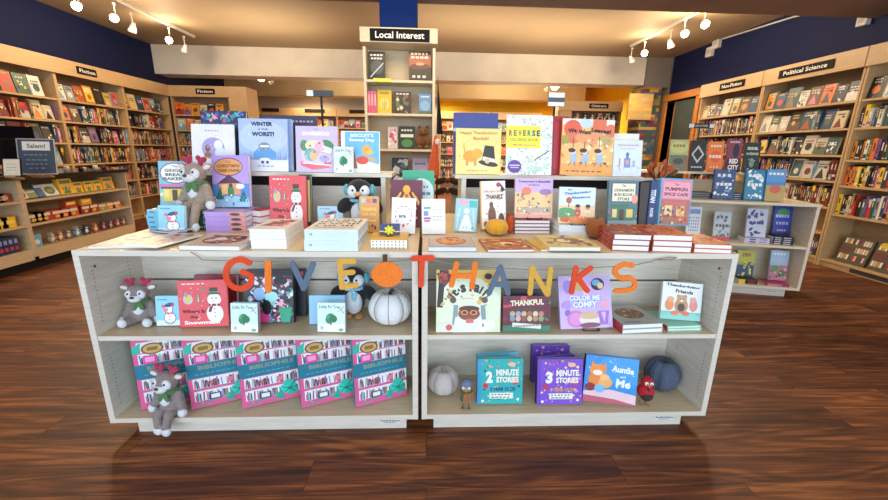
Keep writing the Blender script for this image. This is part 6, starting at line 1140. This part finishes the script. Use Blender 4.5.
# ------------------------------------------------------------------ build the wall books: only what the camera can reach, 300 largest as individuals
bpy.context.view_layer.update()
dg = bpy.context.evaluated_depsgraph_get()
vis = []
for s in SPECS:
    M = Matrix.Translation((0, 0, s['off'])) @ s['M']; s['T'] = M; w, h = s['w'], s['h']; ok = False
    for fx, fz in ((0, .5), (-.4, .85), (.4, .85), (0, .95), (-.4, .2), (.4, .2)):
        p = M @ Vector((fx*w, -.002, fz*h)); u, v = pr(p)
        if not (2 < u < 886 and 2 < v < 498): continue
        d = p-EYE; L = d.length; hit = S.ray_cast(dg, EYE, d.normalized(), distance=L-.01)
        if not hit[0]: ok = True; break
    if ok:
        d = (M.translation-EYE).length
        a, b = pr(M @ Vector((-w/2, 0, h/2)))[0], pr(M @ Vector((w/2, 0, h/2)))[0]
        s['area'] = abs(b-a)*h*F/d; vis.append(s)
vis.sort(key=lambda s: -s['area'])
room = max(40, 298-NBOOK[0])
for s in vis[:room]:
    mb = MB(); mini(mb, s, Matrix.Identity(4)); o = mb.build('book'); o.matrix_world = s['T']; tag(o, s['lab'], 'book', s['group'])
if vis[room:]:
    mb = MB()
    for s in vis[room:]: mini(mb, s, s['T'])
    tag(mb.build('shelved_books'), 'smallest and farthest shelved books along the wall and far bookcases', 'books', kind='stuff')
print('BOOKS', NBOOK[0], len(SPECS), len(vis))

# ------------------------------------------------------------------ light
W_ = bpy.data.worlds.new('daylight'); S.world = W_; W_.use_nodes = True
W_.node_tree.nodes['Background'].inputs[0].default_value = (.62, .78, 1, 1); W_.node_tree.nodes['Background'].inputs[1].default_value = 1.2
def area(loc, rot, sx, sy, e, col, name):
    l = bpy.data.lights.new(name, 'AREA'); l.shape = 'RECTANGLE'; l.size = sx; l.size_y = sy; l.energy = e; l.color = col
    o = bpy.data.objects.new(name, l); C.objects.link(o); o.location = loc; o.rotation_euler = rot; return o
area((0, -1.5, 1.3), (R(88), 0, 0), 8, 2.4, 158, (.80, .90, 1), 'shop_window_daylight')
for x, y, e in ((-2.6, 5.6, 28), (2.2, 5.6, 28), (0, 1.6, 18), (-.2, 3.2, 26), (-1.5, 10.4, 110), (2.2, 10.4, 130), (3.9, 11.0, 70), (4.0, 7.7, 22), (-3.4, 11.9, 30), (.4, 11.9, 30), (-3.4, 2.4, 14), (3.4, 2.4, 14)):
    area((x, y, 2.6), (0, 0, 0), .9, .9, e, (1, .78, .52), 'warm_fill_light')  # added warm fill panels for walls and tables, not actual ceiling lamps
area((WR+.9, 8.0, 2.6), (0, 0, 0), .5, .5, 14, (1, .85, .65), 'corridor_fill_light')  # added fill so the door opening does not go black, no lamp there
for x, y, e in ((-2.6, 6.9, 30), (2.2, 6.9, 30), (.5, 6.6, 24), (-1.6, 10, 34), (2, 10, 40)):
    area((x, y, 2.3), (PI, 0, 0), 1.6, 1.2, e, (1, .84, .6), 'ceiling_fill_light')  # unseen fill added to brighten the ceiling and beams from below
S.view_settings.view_transform = 'Standard'; S.view_settings.look = 'None'; S.view_settings.exposure = 0; S.view_settings.gamma = 1

cam = bpy.data.cameras.new('camera'); co = bpy.data.objects.new('camera', cam); C.objects.link(co)
cam.sensor_width = 36; cam.lens = F/888*36; cam.clip_start = .05; cam.clip_end = 100
m = Matrix((CR, CU, -FW)).transposed().to_4x4(); m.translation = EYE; co.matrix_world = m
S.camera = co
